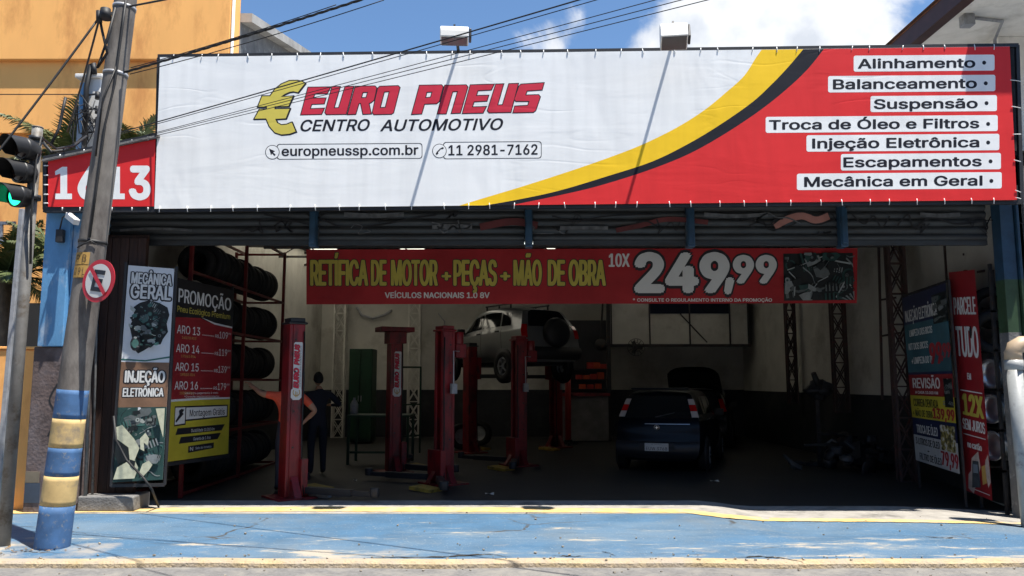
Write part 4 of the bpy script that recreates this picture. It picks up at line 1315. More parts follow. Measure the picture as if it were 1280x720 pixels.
# ---------------------------------------------------------------- tyre price poster (Promoção)
tp = Plane(P(212, 460, 10.75), P(289, 460, 12.05))
pr_ = thing('tyre_price_poster', (-4.35, 11.4, .6), 'black, red and yellow tyre price poster fixed on the rack beside the white poster', 'poster')
C5 = ((219, 346.5), (291.5, 362.5), (285, 567), (208.5, 577.5))
fn5 = quad_map(C5)
def p5(s, t):
    p = fn5(s, 1 - t); return (p.x, p.y)
mb = MB(); pgrid(mb, tp, C5, 0, 8, 12, .003); mb.build('poster_sheet', mat('poster_black', (.012, .012, .013), .5, var=.3), pr_, recalc=False)
mb = MB(); poly_on(mb, tp, [p5(0, .215), p5(.45, .20), p5(.7, .225), p5(1, .235), p5(1, .655), p5(.5, .655), p5(0, .665)], .007); mb.build('red_field', mat('poster_red', (.24, .014, .018), .5, var=.15), pr_, recalc=False)
mb = MB(); poly_on(mb, tp, [p5(0, .675), p5(.5, .667), p5(1, .668), p5(1, 1), p5(0, 1)], .007); mb.build('yellow_field', mat('poster_yellow', (.43, .37, .03), .5, var=.2, scale=2), pr_, recalc=False)
mb = MB(); poly_on(mb, tp, [p5(.47, .195), p5(.7, .215), p5(1, .225), p5(1, .235), p5(.7, .226)], .009); poly_on(mb, tp, [p5(0, .663), p5(.5, .655), p5(1, .655), p5(1, .665), p5(.5, .667), p5(0, .675)], .009)
mb.build('white_curve', M['text_white'], pr_, recalc=False)
plet(tp, pr_, 'poster_title', M['text_white'], [('PROMOÇÃO', sub(C5, .07, .055, .97, .130))], .010, 0, .02)
plet(tp, pr_, 'poster_subtitle', M['text_yellow'], [('Pneu Ecológico Premium', sub(C5, .06, .150, .96, .183))], .010, 0, .01)
rows = [('ARO 13', '109', .255), ('ARO 14', '119', .358), ('ARO 15', '139', .460), ('ARO 16', '179', .563)]
sizes = ['165/70 R13', '175/65 R14', '195/55 R15', '205/55 R16']
it = []; gold = []
for (a, c, t), z in zip(rows, sizes):
    it += [(a, sub(C5, .07, t, .46, t + .045)), ('R$', sub(C5, .72, t + .028, .78, t + .046)), (c, sub(C5, .79, t + .008, .93, t + .048)), ('99', sub(C5, .94, t + .010, .985, t + .022)), ('.' * 16, sub(C5, .50, t + .01, .70, t + .042))]
    gold.append((z, sub(C5, .16, t + .058, .40, t + .072)))
plet(tp, pr_, 'price_list', M['text_white'], it, .010, 0, .006)
plet(tp, pr_, 'tyre_sizes', M['text_gold'], gold, .010, 0, .01)
plet(tp, pr_, 'small_print', M['text_white'], [('Valor para pagamento à vista', sub(C5, .24, .622, .80, .634)), ('*Consulte regulamento interno', sub(C5, .24, .642, .82, .653))], .010, 0, 0)
mb = MB()
poly_on(mb, tp, [p5(.09, .70), p5(.97, .70), p5(.97, .775), p5(.28, .785), p5(.28, .805), p5(.09, .81)], .010)
for (a, b, t) in ((.12, .93, .822), (.18, .87, .872)):
    poly_on(mb, tp, [p5(a + .03, t), p5(b, t - .004), p5(b - .05, t + .032), p5(a, t + .036)], .010)
poly_on(mb, tp, [p5(.34, .927), p5(.76, .922), p5(.76, .955), p5(.34, .965)], .010)
mb.build('black_boxes', M['text_black'], pr_, recalc=False)
mb = MB(); poly_on(mb, tp, [p5(.28, .709), p5(.955, .708), p5(.955, .767), p5(.28, .776)], .013); poly_on(mb, tp, [p5(.10, .708), p5(.265, .707), p5(.265, .797), p5(.10, .802)], .013)
mb.build('white_boxes', M['text_white'], pr_, recalc=False)
plet(tp, pr_, 'black_lettering', M['text_black'], [('Montagem Grátis', sub(C5, .34, .722, .92, .760))], .016, 0, .01)
mb = MB(); poly_on(mb, tp, [p5(.12, .79), p5(.11, .78), p5(.17, .745), p5(.16, .725), p5(.20, .715), p5(.25, .72), p5(.22, .735), p5(.24, .745), p5(.20, .76)], .016)
mb.build('wrench_icon', M['text_black'], pr_, recalc=False)
plet(tp, pr_, 'box_lettering', M['text_white'], [('Durabilidade 10.000 Km', sub(C5, .38, .832, .76, .850)), ('Garantia de 1 Ano', sub(C5, .42, .880, .70, .898)), ('Selo do inmetro', sub(C5, .46, .936, .72, .950)), ('N', sub(C5, .37, .934, .42, .955))], .013, 0, 0)
mb = MB(); mb.bar(tp.pix(208, 582, -.03), tp.pix(219, 340, -.03), .03); mb.bar(tp.pix(286, 572, -.03), tp.pix(293, 358, -.03), .03); mb.bar(tp.pix(207, 581, -.03), tp.pix(287, 570, -.03), .05)
mb.build('poster_frame', M['black_metal'], pr_)

# ---------------------------------------------------------------- service price board on the other side
C6 = ((1127.5, 372.5), (1182, 353.5), (1200, 592.5), (1145, 583 - 8))
rp = Plane((6.22, 11.2, 0), (6.32, 12.65, 0))
sb = thing('service_price_board', (6.27, 11.9, .3), 'service price board in blue, yellow and white panels leaning beside the lattice column', 'poster')
fn6 = quad_map(C6)
def p6(s, t):
    p = fn6(s, 1 - t); return (p.x, p.y)
def fields(parent, plane, pf, items):
    for name, m, pts, off in items:
        mb = MB(); poly_on(mb, plane, [pf(*p) for p in pts], off); mb.build(name, m, parent, recalc=False)
rect4 = lambda a, b, c, d: [(a, b), (c, b), (c, d), (a, d)]
mb = MB(); pgrid(mb, rp, C6, 0, 6, 6); mb.build('board_sheet', mat('board_navy', (.012, .018, .06), .5), sb, recalc=False)
fields(sb, rp, p6, [('teal_field', mat('board_teal', (.035, .11, .14), .5, var=.35, scale=1.5), rect4(.0, .17, 1, .46), .006),
                    ('red_field', mat('poster_red', (.4, .018, .022)), rect4(.0, .475, 1, .60), .006),
                    ('yellow_field', MATS['poster_yellow'], rect4(.0, .60, 1, .735), .006),
                    ('white_field', mat('board_white', (.40, .41, .42), .5), rect4(.0, .84, 1, 1), .006),
                    ('engine_photo', INK['night'], rect4(.66, .04, 1, .20), .008), ('belt_photo', INK['night'], rect4(.78, .50, .98, .655), .009), ('oil_photo', photo_print('oil_print', [(.02, .02, .02), (.10, .09, .05), (.30, .25, .06), (.35, .3, .2), (.5, .5, .45)], 9), rect4(.62, .755, .96, .895), .009)])
collage(sb, 'engine_detail', rp, p6, (.66, .04, 1, .20), 24, ['night', 'grey', 'teal', 'steel'], 31, .010, (.08, .25))
collage(sb, 'belt_detail', rp, p6, (.78, .50, .98, .655), 22, ['night', 'grey', 'night', 'steel'], 33, .011, (.1, .3))
plet(rp, sb, 'white_lettering', M['text_white'], [('INJEÇÃO ELETRÔNICA', sub(C6, .04, .085, .76, .155)), ('LIMPEZA DOS BICOS', sub(C6, .10, .205, .62, .245)), ('KIT DOS BICOS', sub(C6, .06, .285, .50, .325)), ('+ LIMPEZA DO TBI', sub(C6, .10, .37, .60, .41)),
                                                   ('REVISÃO', sub(C6, .08, .495, .70, .555)), ('A CADA 10.000 KM', sub(C6, .12, .572, .64, .588)), ('TROCA DE ÓLEO', sub(C6, .08, .775, .56, .825))], .010, 0, .03)
plet(rp, sb, 'black_lettering', M['text_black'], [('CORREIA DENTADA', sub(C6, .06, .618, .62, .665)), ('+ MÃO DE OBRA', sub(C6, .03, .685, .48, .725)), ('3 LITROS DE ÓLEO', sub(C6, .04, .855, .58, .895)), ('+', sub(C6, .28, .915, .34, .93)), ('FILTRO DE ÓLEO', sub(C6, .10, .945, .60, .985))], .010, 0, .03)
plet(rp, sb, 'red_prices', M['text_red'], [('99', sub(C6, .52, .30, .80, .42)), (',99', sub(C6, .78, .31, 1.0, .39)), ('139,99', sub(C6, .48, .665, .98, .725)), ('79,99', sub(C6, .60, .90, .99, .98))], .012, 0, .05)
mb = MB(); mb.bar(rp.pix(1145, 580, -.03), rp.pix(1127, 368, -.03), .03); mb.bar(rp.pix(1202, 596, -.03), rp.pix(1183, 350, -.03), .03); mb.bar(rp.pix(1127, 370, -.03), rp.pix(1183, 351, -.03), .03); mb.bar(rp.pix(1150, 640, -.03), rp.pix(1145, 580, -.03), .03); mb.bar(rp.pix(1206, 650, -.03), rp.pix(1202, 596, -.03), .03)
mb.build('board_frame', M['dark_steel'], sb)
# ---------------------------------------------------------------- instalment banner (Parcele tudo)
C7 = ((1186, 340.5), (1218.5, 337), (1240.5, 626), (1205.5, 612))
vp = Plane((6.42, 10.8, 0), (6.38, 11.5, 0))
pb = thing('instalment_banner', (6.4, 11.1, .1), 'tall narrow red banner with white lettering and yellow 12X hanging beside the steel rims', 'banner')
fn7 = quad_map(C7)
def p7(s, t):
    p = fn7(s, 1 - t); return (p.x, p.y)
mb = MB(); pgrid(mb, vp, C7, 0, 6, 20, .006); mb.build('banner_sheet', mat('banner_bright_red', (.25, .013, .018), .45, var=.1), pb, recalc=False)
plet(vp, pb, 'white_lettering', M['text_white'], [('PARCELE', sub(C7, .10, .115, .93, .195)), ('TUDO', sub(C7, .10, .245, .93, .385)), ('EM', sub(C7, .42, .455, .56, .485)), ('SEM JUROS', sub(C7, .12, .665, .93, .715)), ('no cartão', sub(C7, .24, .765, .76, .795))], .012, 0, .04)
plet(vp, pb, 'yellow_lettering', M['text_yellow'], [('12X', sub(C7, .16, .55, .93, .65))], .012, 0, .06)
fields(pb, vp, p7, [('hand_picture', mat('hand_print', (.40, .33, .30), .6, var=.3, scale=8), [(.30, .90), (.36, .84), (.62, .80), (.66, .87), (.50, .94), (.34, 1.0), (.16, .985), (.20, .92)], .011),
                    ('hand_picture', MATS['hand_print'], [(.86, .83), (.98, .80), (1.0, .92), (.9, .95), (.82, .88)], .011),
                    ('card_machine_picture', mat('machine_print', (.05, .06, .07), .5, var=.4, scale=10), [(.38, .85), (.60, .845), (.62, .96), (.30, .975)], .014),
                    ('screen_picture', mat('screen_print', (.18, .22, .26), .5), [(.40, .865), (.56, .862), (.56, .90), (.38, .905)], .017),
                    ('card_picture', M['text_gold'], [(.70, .865), (.84, .85), (.86, .93), (.70, .945)], .014),
                    ('rule_line', M['text_white'], rect4(.12, .535, .93, .540), .011), ('rule_line', M['text_white'], rect4(.12, .735, .93, .739), .011), ('rule_line', M['text_white'], rect4(.2, .978, .93, .981), .011)])
# ---------------------------------------------------------------- leaning concrete pole
pb0 = G(65, 684); PY = pb0.y
def pole_at(z):
    top = P(157, 0, PY + .05)
    k = (z - 0) / (top.z - 0)
    return Vector((pb0.x + (top.x - pb0.x) * k, PY + .05 * k, z))
def pole_r(z): return .158 - .0085 * z
def pole_z(v):
    # height on the pole seen at picture row v
    lo_, hi_ = 0, 9
    for _ in range(40):
        mid = (lo_ + hi_) / 2; p = pole_at(mid) - CAM
        yc = (p.z * math.cos(TH) - p.y * math.sin(TH)) / (p.y * math.cos(TH) + p.z * math.sin(TH))
        if 360 - F_PX * yc > v: lo_ = mid
        else: hi_ = mid
    return (lo_ + hi_) / 2
pole = thing('concrete_pole', pb0, 'leaning round concrete utility pole with blue and cream painted bands at its foot', 'utility pole')
mb = MB(); zs = [0, .5, 1, 1.6] + [2 + .5 * k for k in range(16)]
rings = [(pole_r(z), z) for z in zs]
mb.tube([pole_at(z - .1) for z in zs], [pole_r(z) for z in zs], 28)
mb.build('shaft', M['concrete_pole'], pole)
bands = [(684, 631, 'pole_blue'), (631, 594, 'pole_cream'), (594, 559, 'pole_blue'), (559, 523, 'pole_cream'), (523, 487, 'pole_blue')]
for v0, v1, m in bands:
    za, zb = (-.05 if v0 > 680 else pole_z(v0) + .002), pole_z(v1) - .002
    n = 6; mb = MB(); rr = random.Random(v0)
    mb.tube([pole_at(za + (zb - za) * k / n) for k in range(n + 1)], [pole_r(za + (zb - za) * k / n) + .0015 for k in range(n + 1)], 28)
    mb.build('painted_band', M[m], pole)
def band(z, m, r=.006, h=.03):
    mb = MB(); mb.tube([pole_at(z), pole_at(z + h)], pole_r(z) + r, 24); return mb.build('steel_band', m, pole)
for v in (95, 12, 305): band(pole_z(v), M['galv'] if v != 305 else M['wire'])
# stencilled plates
for (v0, v1, txt) in ((318, 333, 'P B'), (334, 349, '0 9 L')):
    za, zb = pole_z(v1), pole_z(v0)
    mb = MB()
    def pl(s, t, r=.012):
        z = za + (zb - za) * t; c = pole_at(z); a = R(-128 + 62 * s)
        return c + Vector((math.cos(a) * (pole_r(z) + r), math.sin(a) * (pole_r(z) + r), 0))
    mb.grid(pl, 8, 1)
    pt = mb.build('number_plate', mat('plate_yellow', (.40, .24, .06), .7, var=.25, scale=12, dirt=(.2, .13, .05), dirt_amt=.3, dscale=12), pole, recalc=False)
    vs, fs = glyphs(txt, .02); x1 = max(p[0] for p in vs)
    letter_cap = max(p[1] for p in glyphs('H')[0])
    mb = MB(); mb.add([pl(.12 + .7 * x / x1, .2 + .6 * y / letter_cap, .016 + .0005 * _l) for x, y, _l in vs], fs); mb.build('stencil_lettering', mat('stencil', (.06, .04, .02), .8), pt, recalc=False)
# cables strapped on the pole
mb = MB()
def on_pole(v, ang, r=.02):
    z = pole_z(v); a = R(ang); return pole_at(z) + Vector((math.cos(a), math.sin(a), 0)) * (pole_r(z) + r)
mb.tube([on_pole(v, -60) for v in (5, 40, 80, 110)] + [on_pole(v, -75) for v in (160, 240, 300)], .012)
mb.tube([on_pole(18, -95, .04), on_pole(60, -110, .05), on_pole(90, -140, .06), P(134, 66, PY - .12), P(128, 40, PY - .1), P(124, 20, PY - .1)], .014)
mb.tube([on_pole(85, -60, .02), on_pole(130, -100, .02), on_pole(200, -95, .02)], .009)
mb.tube([on_pole(312, -120), on_pole(309, -95, .03), on_pole(304, -70, .02), on_pole(308, -50)], .008)
mb.build('strapped_cable', M['wire'], pole)
# bracket + insulator near the top
mb = MB(); mb.bar(pole_at(pole_z(14)), P(124, 20, PY - .12), .03); mb.cyl(P(132, 24, PY - .12), P(132, 11, PY - .12), .055, .05, 12); mb.cyl(P(124, 28, PY - .12), P(124, 14, PY - .12), .03)
mb.build('insulator_bracket', M['wire'], pole)

# ---------------------------------------------------------------- no parking sign
ns = thing('no_parking_sign', P(123, 351, PY - .25), 'round no parking sign with a crossed letter E strapped to the concrete pole', 'road sign')
nc = P(123, 351, PY - .22); rad = .215
yaw = R(-52)
nq = Matrix.Rotation(yaw, 3, 'Z') @ Matrix.Rotation(R(-5), 3, 'Y')
def nsv(x, y, off): return nc + nq @ Vector((x * rad, -off, y * rad))
def disc(r, off, n=36): return [nsv(r * math.cos(2 * math.pi * k / n), r * math.sin(2 * math.pi * k / n), off) for k in range(n)]
# turned toward the road, seen obliquely: the face looks left-forward
nq = Matrix.Rotation(R(9), 3, 'Y') @ Matrix.Rotation(R(-22), 3, 'Z')
mb = MB(); mb.prism(disc(1, 0), nq @ Vector((0, .006, 0))); mb.build('red_ring', mat('sign_red', (.50, .018, .03), .4, var=.1), ns)
mb = MB(); mb.add(disc(.79, .004), [tuple(range(36))]); mb.build('white_face', M['text_white'], ns, recalc=False)
mb = MB()
for a, b, c, d in ((-.34, -.5, -.14, .5), (-.14, .3, .36, .5), (-.14, -.1, .30, .1), (-.14, -.5, .36, -.3)):
    mb.add([nsv(a, b, .008), nsv(c, b, .008), nsv(c, d, .008), nsv(a, d, .008)], [(0, 1, 2, 3)])
mb.build('letter', M['text_black'], ns, recalc=False)
mb = MB(); k = .0775
mb.add([nsv(-.60 + .07, .56 + .07, .012), nsv(-.60 - .07, .56 - .07, .012), nsv(.60 - .07, -.56 - .07, .012), nsv(.60 + .07, -.56 + .07, .012)], [(0, 1, 2, 3)])
mb.build('red_slash', MATS['sign_red'], ns, recalc=False)
mb = MB(); mb.bar(nc + nq @ Vector((0, .012, .1)), pole_at(nc.z + .1), .03); mb.bar(nc + nq @ Vector((0, .012, -.1)), pole_at(nc.z - .1), .03)
mb.build('bracket', M['galv'], ns)

# ---------------------------------------------------------------- traffic light
tb = G(4, 682)
tl = thing('traffic_light', tb, 'black three lamp traffic light showing green on a leaning grey steel pole', 'traffic light')
tt = P(47, 160, tb.y)
mb = MB(); mb.tube([tb - Vector((0, 0, .05)), tb + (tt - tb) * .5, tt], [.062, .057, .052], 18); mb.cyl(tt, tt + Vector((0, 0, .01)), .055, .055, 16)
mb.build('pole', M['grey_pipe'], tl)
ax = Vector((-.34, -.93, -.08)).normalized()
for (u, v, lit) in ((30, 186, 0), (26, 215, 0), (22, 245, 1)):
    c = P(u, v, tb.y - .12); r = .118
    mb = MB()
    mb.lathe([(0.0, -.17), (.05, -.165), (.095, -.12), (.115, -.04), (r, 0), (r, .03), (.100, .03)], c, ax, 26)
    h = mb.build('lamp_housing', mat('signal_black', (.013, .013, .014), .45, var=.2), tl)
    q = ax.to_track_quat('Z', 'Y').to_matrix()
    up = Vector((0, 0, 1)); upl = (up - ax * up.dot(ax)).normalized(); sd = ax.cross(upl)
    def vis(s, t, rr=r):
        a = R(-35 + 250 * s); L_ = (.03 + .20 * t) if True else 0
        k = .55 + .45 * math.sin(max(0, min(1, s)) * math.pi)
        return c + (sd * math.cos(a) + upl * math.sin(a)) * (rr - .005 * t) + ax * (.03 + .19 * t * k)
    mb = MB(); mb.grid(vis, 24, 3); mb.grid(lambda s, t: vis(s, t, r - .006), 24, 3)
    mb.build('visor', MATS['signal_black'], h, recalc=False)
    mb = MB(); mb.lathe([(0, .050), (.05, .045), (.085, .032), (.101, .020)], c, ax, 26)
    mb.build('lens', emis('green_lens', (.01, .62, .26), 2.2) if lit else mat('dark_lens', (.02, .012, .01), .2), h)
    mb = MB(); kk = (c - tb).dot(tt - tb) / (tt - tb).length_squared; pc = tb + (tt - tb) * kk
    mb.bar(c - ax * .10, pc, .035); mb.build('bracket', M['black_metal'], tl)
mb = MB(); mb.cyl(P(41, 250, tb.y), P(41.5, 244, tb.y), .075, .075, 16); mb.cyl(P(45, 176, tb.y), P(45.4, 171, tb.y), .07, .07, 16); mb.build('clamp', M['black_metal'], tl)
mb = MB(); mb.tube([P(38, 330, tb.y - .06), P(39, 270, tb.y - .1), P(45, 200, tb.y - .09), P(52, 172, tb.y - .02), P(70, 186, tb.y + .4), P(92, 182, tb.y + .9), P(108, 170, tb.y + 1.6)], .012)
mb.build('feed_cable', M['wire'], tl)

# ---------------------------------------------------------------- service entrance post (meters, insulators)
SY = 10.55
sv = thing('service_post', P(112, 200, SY), 'white and blue service entrance post with insulators and tangled cables behind the concrete pole', 'utility post')
mb = MB(); a, b = P(94, 180, SY), P(126, 98, SY)
mb.bx(a.x + .13, b.x, SY, SY + .28, 3.9, b.z); mb.build('shaft', M['white_paint'], sv, .01)
mb = MB(); mb.bx(a.x, a.x + .125, SY + .02, SY + .28, 3.9, b.z - .05); mb.build('blue_side', M['column_blue'], sv)
mb = MB(); mb.bx(a.x - .05, b.x + .04, SY - .04, SY + .32, b.z, b.z + .06); mb.build('cap', M['white_paint'], sv, .015)
mb = MB(); mb.tube([P(105, 190, SY - .06), P(108, 110, SY - .06), P(113, 82, SY - .06), P(117, 80, SY - .06), P(118, 92, SY - .06)], .035, 10)
for v in (120, 138, 152, 167): mb.bar(P(101, v, SY - .02), P(125, v - 3, SY - .08), .02); mb.cyl(P(122, v + 4, SY - .1), P(122, v - 5, SY - .1), .035, .03, 10)
mb.tube([P(82, 122, SY - .1), P(78, 140, SY - .1), P(74, 160, SY - .1), P(64, 180, SY - .2)], .02)
mb.build('insulator_rack', M['wire'], sv)
rnd = random.Random(11)
mb = MB()
for k in range(8):
    p = [P(rnd.uniform(98, 124), rnd.uniform(115, 175), SY - .12)]
    for j in range(5): p.append(P(rnd.uniform(84, 126), rnd.uniform(125, 190), SY - .1 - rnd.uniform(0, .2)))
    sm = []
    for i in range(len(p) - 1):
        for t in (0, .33, .66):
            sm.append(p[i].lerp(p[i + 1], t) + Vector((0, 0, -.05 * math.sin(t * 3))))
    mb.tube(sm[:12], .007, 5)
mb.tube([P(52, 176, SY - .3), P(64, 190, SY - .3), P(80, 188, SY - .2), P(95, 180, SY - .1), P(104, 172, SY - .1)], .022)
mb.build('cable_tangle', M['wire'], sv)
cm = thing('security_camera', P(90, 270, 9.95), 'small white security camera under the red number board', 'camera')
mb = MB(); mb.bar(P(85, 269, 9.9), P(96, 278, 9.75), .075); mb.build('camera_body', M['white_paint'], cm, .01)
mb = MB(); mb.bar(P(84, 268, 9.95), P(82, 262, 9.98), .03); mb.tube([P(84, 268, 9.95), P(78, 272, 10), P(74, 290, 10.0)], .01); mb.build('bracket', M['black_metal'], cm)
mb = MB(); mb.bx(P(71, 290, 10.0).x, P(80, 290, 10).x, 9.97, 10.04, P(75, 303, 10).z, P(75, 287, 10).z)
tag(mb.build('junction_box', M['black_metal'], None, .008), 'small black junction box on the blue painted column', 'junction box')

# ---------------------------------------------------------------- overhead wires
def wire(p, q, sag, r, label, group=None, n=14, twist=False):
    p, q = Vector(p), Vector(q)
    pts = [p.lerp(q, k / n) - Vector((0, 0, sag * 4 * (k / n) * (1 - k / n))) for k in range(n + 1)]
    mb = MB(); mb.tube(pts, r, 6)
    if twist:
        for ph in (0, 2.1, 4.2):
            mb.tube([p.lerp(q, k / 90) - Vector((0, 0, sag * 4 * (k / 90) * (1 - k / 90))) + Vector((0, math.cos(k * .9 + ph), math.sin(k * .9 + ph))) * r for k in range(91)], r * .5, 5)
    return tag(mb.build('overhead_wire', M['wire'], None), label, 'wire', group)
def line_end(u0, v0, u1, v1, u2, Y): return P(u2, v0 + (v1 - v0) * (u2 - u0) / (u1 - u0), Y)
grp = 'thin service wires crossing the sign'
for (u0, v0, u1, v1, r, lab) in ((202, 150, 716, 0, .0075, 'upper of the paired thin wires crossing the euro symbol towards the sky'),
                                  (202, 152.5, 738, 0, .0045, 'lower of the paired thin wires crossing the euro symbol towards the sky'),
                                  (202, 163, 812, 0, .0042, 'thin wire crossing the sign, topmost of the three over the red lettering'),
                                  (202, 164.5, 845, 0, .0042, 'thin wire crossing the sign, middle of the three over the red lettering'),
                                  (202, 167, 878, 0, .0042, 'thin wire crossing the sign, lowest of the three over the red lettering')):
    s = line_end(u0, v0, u1, v1, 122, SY - .1); e = line_end(u0, v0, u1, v1, 1150, 5.5)
    wire(s, e, .02, r, lab, grp)
c = pole_at(pole_z(95)) + Vector((.14, -.1, 0))
wire(c, line_end(158, 101, 455, 0, 700, 6.5), .03, .010, 'thick twisted cable from the pole band rising past the orange parapet', None, twist=True)
wire(pole_at(pole_z(80)) + Vector((.1, .1, 0)), P(420, 6, 7), .02, .005, 'thin wire from the pole past the orange parapet edge')
wire(pole_at(pole_z(88)) + Vector((.1, .1, 0)), P(480, 0, 7), .03, .005, 'thin wire sagging below the parapet wire by the orange house')
wire(pole_at(pole_z(9)), P(420, -50, 6), .02, .011, 'thick cable leaving the pole top towards the sky')
wire(P(124, 22, PY - .1), P(-70, 275, PY - .8), .03, .012, 'thick black cable running from the pole insulator down behind the traffic light')
wire(P(124, 24, PY - .1), P(84, 165, SY - .1), .05, .011, 'black drop cable from the pole insulator to the service post')
wire(P(100, 118, OY - .6), P(-60, 118, OY - .6), .0, .01, 'thin wire along the orange wall below its parapet shadow')

# ---------------------------------------------------------------- palms
M['palm_leaf'] = mat('palm_leaf', (.075, .10, .03), .55, var=.4, scale=4, dirt=(.12, .10, .035), dirt_amt=.3, dscale=3)
M['palm_trunk'] = mat('palm_trunk', (.16, .12, .08), .9, var=.4, scale=9, bump=.8)
def palm(c, r, nf, seed, label, trunk_r=.11):
    rnd = random.Random(seed); c = Vector(c)
    t = thing('palm_tree', (c.x, c.y, 0), label, 'palm tree', 'palms in the yard of the orange house')
    mb = MB(); mb.tube([(c.x + .1, c.y, 0), (c.x, c.y + .05, c.z * .5), c], [trunk_r * 1.2, trunk_r, trunk_r * .8], 12); mb.build('trunk', M['palm_trunk'], t)
    mb = MB()
    for f in range(nf):
        az = 2 * math.pi * (f + rnd.uniform(-.3, .3)) / nf * 1.618 * 2
        el = rnd.uniform(-.15, 1.25); L_ = r * rnd.uniform(.8, 1.1)
        h = Vector((math.cos(az), math.sin(az), 0)); p = c.copy(); d = h * math.cos(el) + Vector((0, 0, math.sin(el)))
        n = 16; pts = []
        for k in range(n):
            pts.append(p.copy()); p = p + d * (L_ / n); d = (d + Vector((0, 0, -.06 - .02 * rnd.random()))).normalized()
        mb.tube(pts, [.018 * (1 - k / n) + .004 for k in range(n)], 4)
        for k in range(2, n):
            dd = (pts[min(k + 1, n - 1)] - pts[k - 1]).normalized(); s = dd.cross(Vector((0, 0, 1)))
            if s.length < .1: s = Vector((-h.y, h.x, 0))
            s.normalize(); up = s.cross(dd)
            for sgn in (-1, 1):
                for j in (0, .33, .66):
                    b0 = pts[k - 1].lerp(pts[k], j)
                    ll = L_ * .30 * math.sin(math.pi * (.12 + .86 * (k + j) / n)) * rnd.uniform(.8, 1.15)
                    tip = b0 + (s * sgn * .8 + dd * .75 + up * .22 * rnd.uniform(-.6, 1) + Vector((0, 0, -.3))).normalized() * ll
                    wv = dd * .014
                    mid = b0.lerp(tip, .5) + Vector((0, 0, .03))
                    mb.add([b0 - wv, b0 + wv, mid + wv, tip, mid - wv], [(0, 1, 2, 4), (4, 2, 3)])
    mb.build('crown', M['palm_leaf'], t, recalc=False)
palm(P(84, 196, 12.6), 1.35, 17, 3, 'green palm with feathery fronds behind the number board and concrete pole')
palm(P(168, 192, 13.4), 1.1, 13, 8, 'palm fronds showing above the number board between the pole and the sign')
palm(P(8, 350, 12.3), 1.25, 26, 5, 'low palm behind the traffic light pole by the orange wall')
palm(P(72, 330, 12.0), .9, 20, 6, 'small palm with drooping fronds between the steel poles and the blue column')

# ---------------------------------------------------------------- car lifts
def car_lift(loc, rz, arm_h, label, seed, hgt=2.42, half=1.27):
    t = thing('car_lift', (0, 0, 0), label, 'car lift', 'red two post car lifts')
    for sx in (-1, 1):
        x = sx * half
        mb = MB()
        # channel open towards the car
        mb.bx(x + sx * .07, x + sx * .12, -.125, .125, .02, hgt) if sx > 0 else mb.bx(x - .12, x - .07, -.125, .125, .02, hgt)
        for y in (-.125, .095):
            mb.bx(min(x - sx * .11, x + sx * .069), max(x - sx * .11, x + sx * .069), y, y + .03, .02, hgt)
            mb.bx(min(x - sx * .11, x - sx * .08), max(x - sx * .11, x - sx * .08), y + (.031 if y < 0 else -.036), y + (.066 if y < 0 else -.001), .02, hgt)
        col = mb.build('column', M['lift_red'], t, .008)
        mb = MB(); mb.bx(x - .14, x + .14, -.145, .145, hgt, hgt + .03); mb.bx(x - .11, x + .11, -.12, .12, hgt + .03, hgt + .09); mb.build('cap', M['black_metal'] if sx < 0 else M['lift_red'], col, .01)
        mb = MB(); mb.cyl((x, 0, .1), (x, 0, hgt), .028, None, 10); mb.build('screw', M['dark_steel'], col)
        mb = MB()
        for zz in (.25, .7, 1.2, 1.75, 2.2):
            for yy in (-.127, .127): mb.cyl((x + sx * .03, yy, zz), (x + sx * .03, yy * 1.09, zz), .014, None, 8)
        mb.build('bolts', M['dark_steel'], col)
        mb = MB(); mb.tube([(x - sx * .09, -.14, hgt - .1), (x - sx * .10, -.145, 1.6), (x - sx * .09, -.15, .9), (x - sx * .10, -.16, .35), (x - sx * .12, -.22, .05)], .011, 6); mb.build('hose', M['wire'], col)
        mb = MB(); mb.bx(x - .28, x + .28, -.32, .32, .0, .025); mb.add([(x - .05, -.15, .3), (x - .05, -.32, .03), (x + .05, -.32, .03), (x + .05, -.15, .3)], [(0, 1, 2, 3)]); 
        mb.add([(x - sx * .12, -.06, .3), (x - sx * .3, -.06, .03), (x - sx * .3, .06, .03), (x - sx * .12, .06, .3)], [(0, 1, 2, 3)])
        mb.build('base_plate', M['lift_red'], t)
        mb = MB(); mb.bx(x - sx * .13 - .05, x - sx * .13 + .05, -.2, .2, arm_h - .05, arm_h + .45); car_ = mb.build('carriage', M['lift_red'], t, .01)
        for sy in (-1, 1):
            mb = MB(); a0 = Vector((x - sx * .18, sy * .16, arm_h + .02)); a1 = Vector((x - sx * .55, sy * .85, arm_h + .02)); a2 = Vector((x - sx * .72, sy * 1.15, arm_h + .02))
            mb.bar(a0, a1, .11, .09); mb.bar(a1.lerp(a0, .3), a2, .08, .065)
            mb.cyl(a2 - Vector((0, 0, .03)), a2 + Vector((0, 0, .09)), .065, None, 14)
            mb.build('lift_arm', M['black_metal'], t, .006)
        if sx > 0:
            mb = MB(); mb.bx(x + .16, x + .36, -.1, .1, 2.0, 2.22); mb.cyl((x + .26, 0, 2.22), (x + .26, 0, 2.42), .09, None, 14); mb.build('motor', M['lift_red'], t, .01)
            mb = MB(); mb.box((x + .05, -.2, 1.5), (.10, .06, .16)); mb.tube([(x + .05, -.2, 1.58), (x + .05, -.19, 2.1), (x + .2, -.12, 2.1)], .012); mb.build('switch_box', M['galv'], t, .006)
        mb = MB(); mb.bx(x - .02, x + .02, -.5, .5, .0, .0) if False else mb.box((x - sx * .65, sx * -.55, .03), (.30, .42, .05), (R(4), 0, R(20))); mb.build('floor_ramp', M['yellow_plate'], t, .004)
    t.location = loc; t.rotation_euler = (0, 0, rz)
    return t
